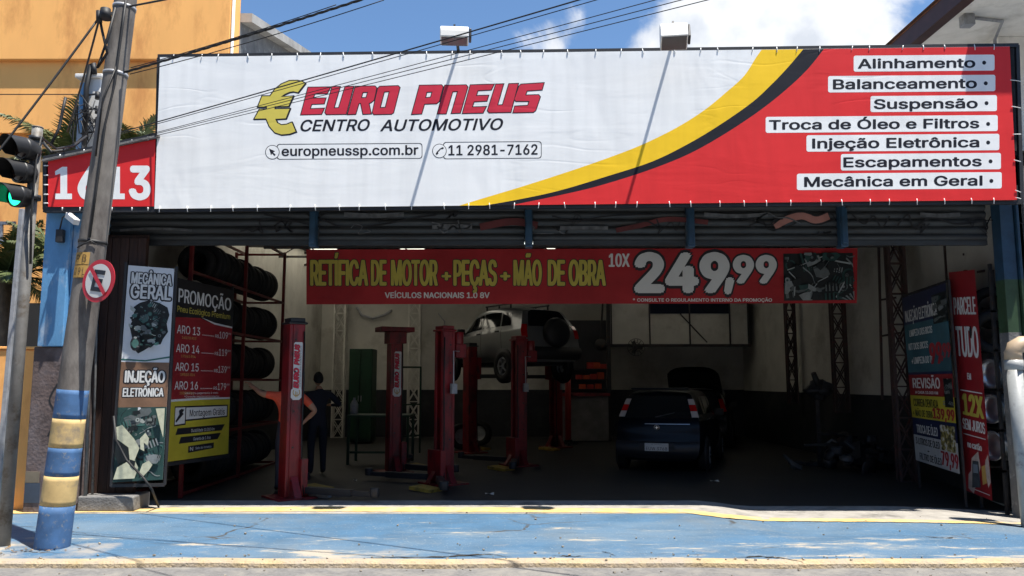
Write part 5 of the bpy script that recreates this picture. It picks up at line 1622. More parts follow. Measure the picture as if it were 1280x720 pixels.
lift_front = car_lift((-2.10, 12.15, 0), R(37.4), .09, 'empty red two post lift nearest the street with the sticker on its front column', 1)
lift_mid = car_lift((-1.0, 15.15, 0), R(27), .09, 'empty red two post lift in the middle, beside the green table', 2)
lift_back = car_lift((.06, 19.3, 0), R(36), 1.72, 'red two post lift at the back holding up the silver car', 3)
mb = MB(); mb.bx(-1.27 - .33, -1.27 + .30, -.20, .20, 2.515, 2.60); mb.bx(-1.27 - .16, -1.27 + .16, -.17, .17, 2.30, 2.512); mb.build('cap', M['lift_red'], lift_mid, .008) if False else None
_c = mb; _o = _c.build('head_plate', M['lift_red'], None, .008, True); _o.location = (0, 0, 0); _o.parent = lift_mid
for _v in _o.data.vertices: _v.co += Vector((-1.285, 0, 2.30))
# sticker on the front column
def sticker(col_parent_lift, x, sx, zc, w, h, parent):
    pass
fcol = [o for o in bpy.data.objects if o.parent == lift_front and o.name.startswith('column')][0]
def stick(cx, cy, zc, ang, par, s=1.0):
    """white die-cut sticker with the shop name running upwards"""
    q = Matrix.Rotation(ang, 3, 'Z')
    c0 = Vector((cx, cy, zc))
    def at(a, b, off): return c0 + q @ Vector((b * s, -off, a * s))          # a runs up the column
    mb = MB(); pts = [(-.46, -.05), (-.42, -.09), (-.30, -.085), (-.29, -.06), (.44, -.06), (.46, -.04), (.46, .075), (.44, .085), (-.28, .085), (-.30, .09), (-.42, .09), (-.46, .05)]
    mb.prism([at(a, b, .0) for a, b in pts], q @ Vector((0, -.003, 0))); st = mb.build('sticker', M['text_white'], par)
    return st, at
Mi = Matrix.Rotation(-R(37.4), 3, 'Z')
# column at local (-1.27, 0): its street-facing face is local -y at y=-.15
me_st = MB()
def sticker_on(par_lift, lx, ly, zc, s):
    col = [o for o in bpy.data.objects if o.parent == par_lift and o.name.startswith('column')][0]
    def at(a, b, off): return Vector((lx + b * s, ly - off, zc + a * s))
    pts = [(-.46, -.05), (-.42, -.09), (-.30, -.085), (-.28, -.06), (.44, -.06), (.46, -.04), (.46, .075), (.44, .085), (-.28, .085), (-.30, .09), (-.42, .09), (-.46, .05)]
    def mk(name, m, build, kk):
        o = build.build(name, m, None, recalc=False)
        # bring into the column's frame
        o.parent = col; 
        o.matrix_parent_inverse = Matrix.Identity(4)
        return o
    mb = MB(); mb.prism([at(a, b, .001) for a, b in pts], (0, -.003, 0)); st = mk('sticker', M['text_white'], mb, 0)
    for txt, a0, a1, b0, b1, m in (('EURO', -.27, .04, .03, -.045, 'logo_red'), ('PNEUS', .10, .42, .03, -.045, 'logo_red'), ('CENTRO AUTOMOTIVO', -.25, .40, .065, .045, 'text_black'), ('€', -.42, -.30, .06, -.06, 'text_gold')):
        vs, fs = glyphs(txt, 0, .2 if txt != '€' else 0); x0 = min(p[0] for p in vs); x1 = max(p[0] for p in vs); cap = max(p[1] for p in glyphs('H')[0])
        for pen, off, mm, nm in ((.075, .004, 'text_black', 'lettering_outline'), (.045, .008, m, 'sticker_lettering')):
            if m != 'logo_red' and nm == 'lettering_outline': continue
            mb = MB()
            for j, (dx, dy) in enumerate(smear(0, pen) if m == 'logo_red' else [(0, 0)]):
                mb.add([at(a0 + (a1 - a0) * (x + dx - x0) / (x1 - x0), b0 + (b1 - b0) * (y + dy) / cap, off + .0001 * j + .00004 * _l) for x, y, _l in vs], fs)
            mk(nm, M[mm], mb, 0)
sticker_on(lift_front, -1.27, -.125, 1.76, .88)
sticker_on(lift_mid, -1.27, -.125, 1.75, .88)

# ---------------------------------------------------------------- cars
import bisect
def interp(xs, ys, x):
    if x <= xs[0]: return ys[0]
    for i in range(len(xs) - 1):
        if x <= xs[i + 1]:
            t = (x - xs[i]) / (xs[i + 1] - xs[i]); return ys[i] + (ys[i + 1] - ys[i]) * t
    return ys[-1]
def smooth_interp(xs, ys, x, w=.045):
    return sum(interp(xs, ys, x + d * w) * k for d, k in ((-1, .25), (-.5, .25), (0, .0), (.5, .25), (1, .25)))
class CarShape:
    def __init__(s, L, Wd, top, belt, rear, front, zb=.22, cab=.76, hoodcab=.86, tl=(0.0, .62), wt=None):
        s.L, s.W, s.top, s.belt, s.rear, s.front, s.zb, s.cab, s.hc = L, Wd, top, belt, rear, front, zb, cab, hoodcab
        s.wt = wt or ([0, .06, .25, .7, .92, 1], [.90, .96, 1, 1, .95, .80])
    def ring(s, t):
        zt = smooth_interp(*s.top, t); zbelt = min(interp(*s.belt, t), zt - .03)
        w = s.W / 2 * smooth_interp(*s.wt, t)
        k = max(0, min(1, (zt - zbelt) / .4))
        wc = w * (s.hc + (s.cab - s.hc) * k)
        zb = s.zb
        return [(w * .84, zb), (w * .97, zb + .10), (w * 1.0, zb + .32), (w * .985, zbelt - .02), (w * .96, zbelt + .015), (wc, zt - .055 * k - .012), (wc * .86, zt - .012 * k), (0, zt + .012)]
    def prof(s, r, v):
        n = len(r) - 1
        def lin(q):
            m = 1.0
            if q > 1: q, m = 2 - q, -1.0
            q = max(0, q); x = q * n; i = min(int(x), n - 1); f = x - i
            return (r[i][0] + (r[i + 1][0] - r[i][0]) * f) * m, r[i][1] + (r[i + 1][1] - r[i][1]) * f
        k = .05 if v > .06 else v * .8
        pts = [lin(v + d * k) for d in (-1, -.6, -.2, .2, .6, 1)]
        return sum(p[0] for p in pts) / 6, sum(p[1] for p in pts) / 6
    def at(s, t, v, side=1, off=0):
        w, z = s.prof(s.ring(t), v)
        if v >= 1: w = 0
        yr, yf = s.ry(z), s.L - smooth_interp(*s.front, z, .06)
        return Vector((side * (w + off * .9), yr + (yf - yr) * t, z + off * .35))
    def ry(s, z): return smooth_interp(*s.rear, z, .07)
    def wz(s, t, z):
        key = (t, )
        if not hasattr(s, 'tab'): s.tab = {}
        if key not in s.tab: s.tab[key] = [s.prof(s.ring(t), k / 80) for k in range(81)]
        tb_ = s.tab[key]
        for (w0, z0), (w1, z1) in zip(tb_, tb_[1:]):
            if z0 <= z <= z1: return w0 + (w1 - w0) * (z - z0) / max(1e-6, z1 - z0)
        return tb_[0][0] if z < tb_[0][1] else tb_[-2][0]
    def rear_at(s, x, z, off=0):
        """point of the tail surface: x in -1..1 of the half width at z"""
        w = s.wz(0.0, z)
        return Vector((x * w, s.ry(z) - .11 * (1 - x * x) - off, z))
    def front_at(s, x, z, off=0):
        w = s.wz(1.0, z)
        return Vector((x * w, s.L - smooth_interp(*s.front, z, .06) + .12 * (1 - x * x) + off, z))
    def body(s, name, m, parent):
        mb = MB()
        for side in (-1, 1):
            mb.grid(lambda a, b: s.at(a, b, side), 60, 35)
        z0, z1 = s.prof(s.ring(0), 0)[1], s.prof(s.ring(0), .985)[1]
        mb.grid(lambda a, b: s.rear_at(-1 + 2 * a, z0 + (z1 - z0) * b), 20, 24)
        z2 = s.prof(s.ring(1), .985)[1]
        mb.grid(lambda a, b: s.front_at(-1 + 2 * a, z0 + (z2 - z0) * b), 20, 14)
        # underside
        mb.add([s.at(0, 0, -1), s.at(0, 0, 1), s.at(1, 0, 1), s.at(1, 0, -1)], [(0, 1, 2, 3)])
        return mb.build(name, m, parent)
    def rear_patch(s, x0, x1, z0, z1, off=.006, taper=0, n=10):
        mb = MB(); mb.grid(lambda a, b: s.rear_at((x0 + (x1 - x0) * a) * (1 - taper * b), z0 + (z1 - z0) * b, off), n, n); return mb
    def side_patch(s, t0, t1, v0, v1, side, off=.006, t2=None, t3=None):
        mb = MB(); t2 = t0 if t2 is None else t2; t3 = t1 if t3 is None else t3
        def fn(a, b):
            ta = t0 + (t2 - t0) * b; tb_ = t1 + (t3 - t1) * b
            return s.at(ta + (tb_ - ta) * a, v0 + (v1 - v0) * b, side, off)
        mb.grid(fn, 12, 6); return mb
def wheel(parent, x, y, z, r, w, side, rim_m):
    mb = MB(); prof = [(r * .62, -w / 2), (r * .90, -w / 2), (r * .98, -w * .38), (r, -w * .2), (r, w * .2), (r * .98, w * .38), (r * .90, w / 2), (r * .62, w / 2), (r * .6, 0), (r * .62, -w / 2)]
    mb.lathe(prof, (x, y, z), (1, 0, 0), 32); wh_ = mb.build('wheel', M['rubber'], parent)
    mb = MB(); e = side * w * .30
    mb.lathe([(0, e + side * .02), (r * .12, e + side * .02), (r * .2, e), (r * .42, e - side * .005), (r * .60, e + side * .02), (r * .62, e - side * .02), (r * .5, e - side * .08)], (x, y, z), (1, 0, 0), 28)
    for k in range(5):
        a = 2 * math.pi * k / 5
        mb.bar((x + e + side * .012, y + r * .15 * math.cos(a), z + r * .15 * math.sin(a)), (x + e + side * .014, y + r * .55 * math.cos(a), z + r * .55 * math.sin(a)), .05, .02)
    mb.build('rim', rim_m, wh_)
    return wh_
def car(name, label, paint, sh, wheels_y, wr, wz, glass, extras, trim, rim_m, side_glass=True):
    t = thing(name, (0, 0, 0), label, 'car')
    body = sh.body('body', paint, t)
    L = sh.L
    for side in (-1, 1):
        for (t0, t1, t2, t3) in extras['side_windows']:
            sh.side_patch(t0, t1, 4.15 / 7, 4.92 / 7, side, .008, t2, t3).build('side_window', glass, t)
        for y in wheels_y:
            mb = MB(); w = sh.W / 2; n = 24
            mb.lathe([(wr * 1.16, -.02), (wr * 1.16, .006), (0, .006)], (side * (w - .005), y, wz + .01), (side, 0, 0), 28); mb.build('wheel_arch', trim, t)
            wheel(t, side * (w - .06), y, wz, wr, .19, side, rim_m)
        mb = MB(); p = sh.at(extras['mirror_t'], 4.1 / 7, side); mb.box(p + Vector((side * .10, 0, .07)), (.18, .10, .13)); mb.bar(p, p + Vector((side * .08, 0, .05)), .04); mb.build('door_mirror', trim, t, .02)
        for tt_ in extras['handles']:
            mb = MB(); p = sh.at(tt_, 3.5 / 7, side, .01); mb.box(p, (.03, .16, .035)); mb.build('door_handle', trim, t, .008)
        p = MB(); 
        for tt_ in extras['door_lines']:
            p.grid(lambda a, b: sh.at(tt_ + .004 * (a - .5), 1.3 / 7 + (4.0 - 1.3) / 7 * b, side, .003), 1, 10)
        p.build('door_seam', M['text_black'], t, recalc=False)
    return t, body
glass = mat('car_glass', (.012, .014, .016), .06, var=.1, spec=.6)
trim = mat('black_trim', (.018, .018, .02), .6)
red_lens = mat('red_lens', (.50, .010, .012), .12, var=.2)
clear_lens = mat('clear_lens', (.50, .45, .43), .15, var=.1)
navy = mat('navy_paint', (.002, .003, .007), .32, var=.1, coat=.08, spec=.2)
hatch = CarShape(3.72, 1.62, ([0, .12, .35, .50, .60, .74, .80, .93, 1.0], [1.42, 1.46, 1.47, 1.45, 1.38, .98, .94, .84, .70]), ([0, .5, .8, 1], [.93, .90, .86, .66]),
                 ([.2, .32, .55, .62, .80, .92, 1.0, 1.46], [.06, .0, .0, .05, .075, .12, .16, .42]), ([.2, .4, .6, .75, 1.5], [.06, 0, .02, .12, .18]), zb=.22, cab=.78)
ht, hbody = car('dark_hatchback', 'dark navy hatchback with red tail lamps and a white number plate standing in the garage', navy, hatch, (.62, 3.05), .285, .285, glass,
                dict(side_windows=[(.14, .20, .12, .18), (.215, .43, .20, .42), (.445, .66, .435, .56)], mirror_t=.655, handles=(.25, .47), door_lines=(.20, .44, .68)), trim, M['galv'])
hatch.rear_patch(-.84, .84, .955, 1.36, .012).build('rear_window', glass, ht, recalc=False)
for sd in (-1, 1):
    tlp = hatch.rear_patch(sd * .86, sd * 1.03, .98, 1.30, .018).build('tail_lamp', trim, ht, recalc=False)
    for (z0, z1, m) in ((1.20, 1.30, clear_lens), (1.09, 1.195, red_lens), (.98, 1.085, clear_lens)):
        hatch.rear_patch(sd * .86, sd * 1.03, z0, z1, .026).build('lamp_lens', m, tlp, recalc=False)
    mb = hatch.rear_patch(sd * .66, sd * .80, .46, .52, .012); mb.build('reflector', red_lens, ht, recalc=False)
mb = MB(); mb.grid(lambda a, b: hatch.rear_at(-1.01 + 2.02 * a, .26 + .30 * b, .035 + .03 * math.sin(b * math.pi)), 16, 8); mb.build('rear_bumper', mat('bumper_dark', (.013, .014, .018), .42), ht)
hatch.rear_patch(-.42, .45, .40, .53, .075).build('plate_recess', trim, ht, recalc=False)
pc = hatch.rear_at(0.02, .465, .082)
mb = MB(); mb.box(pc, (.42, .012, .135)); plt = mb.build('number_plate', mat('plate_white', (.55, .55, .53), .5), ht, .004)
vs, fs = glyphs('EUW 3768', .03); x0, x1 = min(p[0] for p in vs), max(p[0] for p in vs)
mb = MB(); mb.add([Vector((pc.x - .185 + .37 * (x - x0) / (x1 - x0), pc.y - .0085 - .0005 * _l, pc.z - .052 + .078 * y / .727)) for x, y, _l in vs], fs)
vs, fs = glyphs('SP - SAO PAULO', .02); x0, x1 = min(p[0] for p in vs), max(p[0] for p in vs)
mb.add([Vector((pc.x - .09 + .18 * (x - x0) / (x1 - x0), pc.y - .0085 - .0005 * _l, pc.z + .042 + .016 * y / .727)) for x, y, _l in vs], fs)
mb.build('plate_lettering', M['text_black'], plt, recalc=False)
ec = hatch.rear_at(.0, .80, .014)
mb = MB(); mb.lathe([(.038, 0), (.05, .006), (.05, .012), (.044, .014)], ec, (0, -1, .1), 24); mb.lathe([(0, .006), (.036, .006)], ec, (0, -1, .1), 20, mi=1); mb.bar(ec + Vector((-.03, -.012, 0)), ec + Vector((.03, -.012, 0)), .01); mb.bar(ec + Vector((0, -.012, -.03)), ec + Vector((0, -.012, .03)), .012)
mb.build('emblem', [M['chrome'], M['text_black']], ht)
hatch.rear_patch(-.30, .78, .855, .868, .012).build('chrome_strip', M['chrome'], ht, recalc=False)
mb = MB(); mb.bar(hatch.rear_at(-.05, .98, .03), hatch.rear_at(.45, 1.06, .03), .014); mb.build('wiper', trim, ht)
mb = MB(); mb.box((0, .42, 1.475), (1.05, .22, .03), (R(-6), 0, 0)); mb.build('roof_spoiler', navy, ht, .01)
ht.location = (2.60, 14.45, 0); ht.rotation_euler = (0, 0, R(-20))
# dark car with a raised lid behind it
dk = mat('dark_green_paint', (.010, .013, .014), .25, coat=.5)
sed = CarShape(3.9, 1.64, hatch.top, hatch.belt, hatch.rear, hatch.front, zb=.22, cab=.78)
d2, d2b = car('dark_car', 'dark car with its lid raised, half hidden behind the navy hatchback', dk, sed, (.65, 3.15), .29, .29, glass,
              dict(side_windows=[(.14, .20, .12, .18), (.215, .43, .20, .42), (.445, .66, .435, .56)], mirror_t=.655, handles=(.25, .47), door_lines=(.20, .44, .68)), trim, M['galv'])
sed.rear_patch(-.84, .84, .7, 1.38, .012).build('tailgate_shade_patch', M['text_black'], d2, recalc=False)  # flat black patch on the closed tail, painting the shade inside the open hatch
for sd in (-1, 1):
    sed.rear_patch(sd * .86, sd * 1.02, .90, 1.2, .02).build('tail_lamp', red_lens, d2, recalc=False)
mb = MB()
def lid(a, b):
    x = -1 + 2 * a
    return Vector((x * (.60 + .05 * (1 - b)), .40 - .80 * b, 1.50 + .42 * b + .10 * math.sin(b * 2.6) - .05 * x * x - .12 * (abs(x) ** 6)))
mb.grid(lid, 16, 10); mb.grid(lambda a, b: lid(a, b) - Vector((0, 0, .05)), 16, 10); mb.build('raised_lid', dk, d2)
d2.location = (4.45, 19.6, 0); d2.rotation_euler = (0, 0, R(-17))
# silver car on the rear lift
silver = mat('silver_paint', (.20, .205, .205), .32, .35, var=.06, coat=.4)
suv = CarShape(3.95, 1.70, ([0, .08, .22, .36, .50, .60, .76, .84, .94, 1.0], [1.50, 1.57, 1.62, 1.63, 1.58, 1.46, 1.07, 1.0, .88, .70]), ([0, .5, .8, 1], [1.06, 1.0, .95, .68]),
               ([.3, .42, .62, .75, 1.0, 1.1, 1.64], [.09, .0, .0, .05, .10, .14, .46]), ([.3, .5, .7, .9, 1.7], [.06, 0, .02, .10, .16]), zb=.34, cab=.74)
s3, s3b = car('silver_car', 'silver car raised on the rear red lift with a black spare wheel on its back', silver, suv, (.72, 3.2), .34, .24, glass,
              dict(side_windows=[(.10, .20, .09, .19), (.215, .42, .205, .41), (.435, .66, .425, .56)], mirror_t=.655, handles=(.24, .46), door_lines=(.20, .43, .68)), trim, M['galv'])
suv.rear_patch(-.80, .80, 1.12, 1.50, .012).build('rear_window', glass, s3, recalc=False)
for sd in (-1, 1):
    suv.rear_patch(sd * .84, sd * 1.02, .86, 1.16, .018).build('tail_lamp', red_lens, s3, recalc=False)
    mb = MB(); mb.bar((sd * .52, .85, 1.68), (sd * .52, 2.0, 1.68), .03)
    for y in (.9, 1.4, 1.95): mb.bar((sd * .52, y, 1.58), (sd * .52, y, 1.68), .03)
    mb.build('roof_rail', trim, s3)
mb = MB(); mb.grid(lambda a, b: suv.rear_at(-1.01 + 2.02 * a, .38 + .28 * b, .03 + .04 * math.sin(b * math.pi)), 16, 8); mb.build('rear_bumper', trim, s3)
mb = MB(); mb.lathe([(0, .20), (.25, .20), (.31, .17), (.335, .10), (.335, .02), (.30, 0)], suv.rear_at(.05, .98, .02), (0, -1, 0), 32); mb.build('spare_wheel_cover', mat('spare_black', (.014, .014, .015), .5), s3)
mb = MB(); mb.bx(-.6, .6, .4, 3.5, .26, .36); mb.tube([(-.3, .2, .3), (-.3, 1.4, .28), (.1, 2.4, .3)], .05); mb.build('underbody', trim, s3)
s3.location = (.90, 17.75, 1.72); s3.rotation_euler = (0, 0, R(33))

# ---------------------------------------------------------------- tyre rack and tyres
rack = thing('tyre_rack', (-4.8, 13, 0), 'tall red steel rack full of black tyres behind the price poster', 'rack')
RX0, RX1, RY0, RY1 = -5.6, -4.62, 11.35, 16.0
LV = [P(354, v, 16).z for v in (577, 527, 475, 427, 379)]
for x in (RX0, RX1):
    for y in (RY0, 13.7, RY1):
        mb = MB(); mb.bx(x - .025, x + .025, y - .025, y + .025, 0, P(354, 318, 16).z + .04); mb.build('post', M['rack_red'], rack)
for z in LV + [P(354, 319, 16).z]:
    for x in (RX0 + .22, RX1 - .001):
        mb = MB(); mb.bar((x, RY0 + .03, z), (x, RY1 - .03, z), .04); mb.build('rail', M['rack_red'], rack)
    mb = MB(); mb.bar((RX0 + .026, RY1 - .06, z), (RX1 - .026, RY1 - .06, z), .04); mb.build('crossbar', M['rack_red'], rack)
def tyre_mb(c, axis, r, w):
    mb = MB()
    prof = [(r * .60, -w * .40), (r * .66, -w * .5), (r * .86, -w * .52), (r * .95, -w * .46), (r * .985, -w * .36)]
    for k in range(4):
        a = -w * .34 + k * w * .18
        prof += [(r, a), (r, a + w * .12), (r * .965, a + w * .125), (r * .965, a + w * .165)]
    prof += [(r * .985, w * .40), (r * .95, w * .46), (r * .86, w * .52), (r * .66, w * .5), (r * .60, w * .40), (r * .56, 0), (r * .60, -w * .40)]
    mb.lathe(prof, c, axis, 30)
    return mb
t0 = tyre_mb((0, 0, 0), (0, 1, 0), .31, .19).build('tyre', M['rubber'], None)
t0d = t0.data
SHN = ['lowest', 'second lowest', 'middle', 'second highest', 'top']
first = True
rnd = random.Random(2)
for li, z in enumerate(LV):
    for k in range(17):
        y = RY1 - .22 - k * .205
        o = t0 if first else t0.copy()
        if not first: COL.objects.link(o)
        first = False
        r = .275 + .04 * rnd.random() if k else .31
        o.rotation_euler = (rnd.uniform(-.05, .05), 0, rnd.uniform(-.12, .12))
        o.scale = (r / .31,) * 3
        o.location = Vector((RX1 - .36 + rnd.uniform(-.03, .03), y, z + .02 - .0 + 0)) + Vector((0, 0, .0))
        tag(o, 'black tyre standing in the row on the %s shelf of the red rack' % SHN[li], 'tyre', 'tyres on the %s rack shelf' % SHN[li])
        o['_z'] = 0
        del o['_z']
# ---------------------------------------------------------------- rims on the other side
rk = thing('wheel_rack', (6.7, 10.95, 0), 'dark steel rack carrying bare rims behind the red instalment banner', 'rack')
for y in (10.72, 11.3):
    for x in (6.5, 6.88):
        mb = MB(); mb.bx(x - .02, x + .02, y - .02, y + .02, -.2, 3.2); mb.build('post', M['dark_steel'], rk)
for k in range(5):
    mb = MB(); mb.bx(6.48, 6.9, 10.70, 10.74, .42 + k * .53, .45 + k * .53); mb.bx(6.48, 6.9, 11.26, 11.3, .42 + k * .53, .45 + k * .53); mb.build('shelf_bar', M['dark_steel'], rk)
def rim_mb(c, axis, r=.20, w=.26):
    mb = MB(); mb.lathe([(r * .95, -w / 2), (r, -w / 2), (r, -w * .42), (r * .86, -w * .38), (r * .80, -w * .1), (r * .80, w * .1), (r * .86, w * .38), (r, w * .42), (r, w / 2), (r * .95, w / 2), (r * .8, w * .35), (r * .78, w * .15), (r * .3, w * .2), (.02, w * .22), (0, w * .22)], c, axis, 30)
    return mb
for k, (v, lab) in enumerate(((467, 'bare steel rim on the rack beside the 12X lettering, highest of the three'), (511, 'bare steel rim on the rack, middle of the three'), (557, 'bare steel rim on the rack nearest the ground, lowest of the three'))):
    c = P(1246 + k * 1.5, v, 10.95)
    o = rim_mb(c, (-1, -.25, 0)).build('steel_wheel', M['chrome'], None); tag(o, lab, 'wheel rim', 'bare rims on the wheel rack')
for k, (u, v, lab) in enumerate(((1243, 415, 'black tyre on the wheel rack above the bare rims'), (1240, 385, 'black tyre at the top of the wheel rack'))):
    o = tyre_mb(P(u, v, 11.0 + .25 * k), (-.6, -.8, 0), .30, .19).build('tyre', M['rubber'], None); tag(o, lab, 'tyre', 'tyres on the wheel rack')
# grey drain pipe with a cream elbow
dp = thing('drain_pipe', P(1276, 640, 9.75), 'thick grey drain pipe with a cream elbow at the right edge', 'pipe')
pt, pbm = P(1267, 452, 9.75), P(1281, 690, 9.75); pbm = Vector((pt.x + .05, 9.75, -.22))
mb = MB(); mb.cyl(pbm, pt, .088, .088, 22); mb.cyl(pt - Vector((0, 0, .10)), pt + Vector((0, 0, .02)), .104, .104, 22); mb.build('pipe', mat('pipe_grey', (.36, .37, .36), .4, var=.2, scale=5, dirt=(.2, .2, .2), dirt_amt=.3, dscale=5), dp)
mb = MB(); mb.tube([pt + Vector((.0, 0, .02)), pt + Vector((0, 0, .10)), pt + Vector((.03, 0, .17)), pt + Vector((.10, 0, .21)), pt + Vector((.5, 0, .21))], .10, 18); mb.build('elbow', mat('elbow_cream', (.48, .36, .24), .5, var=.2), dp)

# ---------------------------------------------------------------- workshop clutter
gt = thing('green_table', (P(478, 560, 16).x, 16.2, 0), 'green steel work table with bottles between the red lifts', 'table')
a, b = P(436, 506, 16.0), P(520, 506, 16.8)
mb = MB(); mb.bx(a.x, b.x, 15.8, 16.7, .92, .96); M['green_paint'] = mat('green_paint', (.006, .04, .017), .5, var=.3); mb.build('table_top', M['green_paint'], gt)
for x in (a.x + .04, b.x - .04):
    for y in (15.84, 16.66):
        mb = MB(); mb.bx(x - .025, x + .025, y - .025, y + .025, 0, .92); mb.build('leg', M['green_paint'], gt)
mb = MB(); mb.bx(a.x + .07, b.x - .07, 15.83, 15.86, .22, .26); mb.build('stretcher', M['green_paint'], gt)
for u, w, lab in ((443, .12, 'white plastic bottle on the green work table'), ):
    p = P(u, 500, 16.2); mb = MB(); mb.lathe([(0, 0), (.075, 0), (.08, .03), (.08, .2), (.05, .26), (.025, .29), (.025, .33), (0, .33)], (p.x, 16.2, .962), (0, 0, 1), 18); tag(mb.build('plastic_bottle', M['galv'], None), lab, 'bottle')
gc = thing('green_cabinet', (P(452, 560, 21).x, 21.6, 0), 'tall dark green metal cabinet against the rear wall', 'cabinet')
a, b = P(437, 436, 21.2), P(466, 436, 21.2)
mb = MB(); mb.bx(a.x, b.x, 21.2, 21.9, .05, a.z); mb.build('body', M['green_paint'], gc, .01)
for k in (0, 1):
    w = (b.x - a.x) / 2; mb = MB(); mb.bx(a.x + k * w + .015, a.x + (k + 1) * w - .015, 21.17, 21.199, .12, a.z - .06); dd = mb.build('door', M['green_paint'], gc, .005)
    mb = MB(); mb.bx(a.x + w - .05 + .07 * k, a.x + w - .03 + .07 * k, 21.15, 21.17, 1.1, 1.25); mb.build('handle', M['galv'], dd)
gfr = thing('green_trestle', (P(515, 560, 18).x, 18, 0), 'green tubular frame standing behind the middle lift', 'frame')
mb = MB()
q0, q1 = P(500, 459, 18), P(526, 459, 18.5)
mb.bar((q0.x, 18, 0), q0, .04); mb.bar((q1.x, 18.5, 0), q1, .04); mb.bar(q0, q1, .04); mb.bar((q0.x, 18, 1.1), (q1.x, 18.5, 1.1), .03); mb.bar((q0.x, 18, .4), (q1.x, 18.5, .4), .03)
mb.build('tube_frame', M['green_paint'], gfr)
ct = thing('parts_counter', (P(722, 545, 22).x, 22, 0), 'pale counter with a red top and orange boxes at the back of the garage', 'counter')
a, b = P(690, 495, 22), P(760, 495, 22)
mb = MB(); mb.bx(a.x, b.x, 21.9, 22.6, .02, a.z - .0); mb.build('body', mat('counter_pale', (.20, .19, .18), .6, var=.3), ct, .01)
mb = MB(); mb.bx(a.x - .04, b.x + .04, 21.86, 22.64, a.z, a.z + .08); mb.build('counter_top', M['lift_red'], ct)
ctop = a.z + .08
rnd = random.Random(4)
bm_ = [mat('box_orange', (.50, .07, .02), .6, var=.3), mat('box_red', (.40, .03, .02), .6, var=.3), mat('box_dark', (.02, .02, .02), .6)]
sf = thing('parts_shelf', (P(740, 490, 22.6).x, 22.75, 0), 'dark shelf of orange and red parts boxes above the pale counter', 'shelf')
mb = MB(); p0, p1 = P(712, 492, 22.8), P(758, 400, 22.8)
mb.bx(p0.x, p1.x, 22.9, 22.95, ctop, p1.z)
for v in (486, 474, 461): z = P(735, v, 22.8).z; mb.bx(p0.x, p1.x, 22.66, 22.9, z - .03, z)
mb.build('shelf_frame', M['black_metal'], sf)
kk = 0
for v, us in ((486, (728, 738, 748)), (474, (724, 733, 742, 751)), (461, (738, 746, 754))):
    z = P(735, v, 22.8).z
    for u in us:
        x = P(u, v, 22.7).x; h = rnd.uniform(.11, .20); mb = MB(); mb.bx(x - .09, x + .09, 22.6 + .06, 22.86, z + .001, z + h)
        tag(mb.build('parts_box', bm_[kk % 2], None, .005), ('orange' if kk % 2 == 0 else 'red') + ' parts box on the ' + {486: 'lowest', 474: 'middle', 461: 'top'}[v] + ' board of the dark shelf', 'box', 'parts boxes on the shelf'); kk += 1
# fan, clock-like reel, red jack, scrap, ladder
fan = thing('wall_fan', P(795, 435, 22.3), 'dark wall fan hanging below the mezzanine room', 'fan')
fc = P(795, 434, 22.3)
mb = MB()
for k in range(3):
    a = 2 * math.pi * k / 3
    mb.box(fc + Vector((math.cos(a) * .10, -.03, math.sin(a) * .10)), (.17, .012, .11), (R(20), -a, 0))
mb.build('blade', M['black_metal'], fan)
mb = MB(); mb.cyl(fc + Vector((0, -.08, 0)), fc + Vector((0, .22, 0)), .06, None, 14); mb.bar(fc + Vector((0, .2, 0)), fc + Vector((0, .34, .1)), .05); mb.build('motor', M['black_metal'], fan)
mb = MB()
for k in range(14):
    a = 2 * math.pi * k / 14; d = Vector((math.cos(a), 0, math.sin(a)))
    mb.tube([fc + Vector((0, -.12, 0)), fc + d * .18 + Vector((0, -.10, 0)), fc + d * .24 + Vector((0, -.02, 0)), fc + d * .12 + Vector((0, .08, 0))], .006, 4)
for rr in (.12, .24):
    mb.tube([fc + Vector((math.cos(2 * math.pi * k / 24) * rr, -.11 if rr < .2 else -.02, math.sin(2 * math.pi * k / 24) * rr)) for k in range(25)], .007, 5)
mb.build('guard', M['dark_steel'], fan)
rc = P(751, 431, 22.0)
rl2 = thing('exhaust_hose_reel', rc, 'round dark reel on a drop rod left of the mezzanine room', 'reel')
mb = MB(); mb.lathe([(0, -.08), (.16, -.08), (.17, 0), (.16, .08), (0, .08)], rc, (0, 1, 0), 24); mb.build('reel', M['dark_steel'], rl2)
mb = MB(); mb.bar(rc + Vector((0, 0, .15)), (rc.x + .15, 22, 5.0), .05); mb.build('drop_rod', M['dark_steel'], rl2)
jk = thing('red_jack', (P(710, 556, 20.6).x, 20.6, 0), 'slim bright red hydraulic jack column in front of the pale counter', 'jack')
jx = P(710, 500, 20.6).x; jz = P(710, 464, 20.6).z
M['bright_red'] = mat('bright_red', (.42, .02, .016), .4, var=.2)
mb = MB(); mb.cyl((jx, 20.6, .1), (jx, 20.6, jz), .075, None, 16); mb.build('column', M['bright_red'], jk)
mb = MB(); mb.box((jx, 20.6, .06), (.5, .06, .06)); mb.box((jx, 20.6, .061), (.06, .5, .062)); mb.cyl((jx, 20.6, .09), (jx, 20.6, .14), .10, None, 14); mb.build('base', M['dark_steel'], jk)
mb = MB(); mb.cyl((jx, 20.6, jz), (jx, 20.6, jz + .06), .035, None, 12); mb.build('piston', M['chrome'], jk)
mb = MB(); rr = random.Random(9)
ax_ = P(1072, 560, 14.5)
sp_ = thing('scrap_heap', (ax_.x, 14.6, 0), 'heap of scrap car parts against the dark dado on the right', 'scrap heap')
sm_ = [mat('scrap_dark', (.03, .03, .032), .5, .4, var=.5), mat('scrap_light', (.12, .12, .12), .5, .4, var=.5), M['dark_steel']]
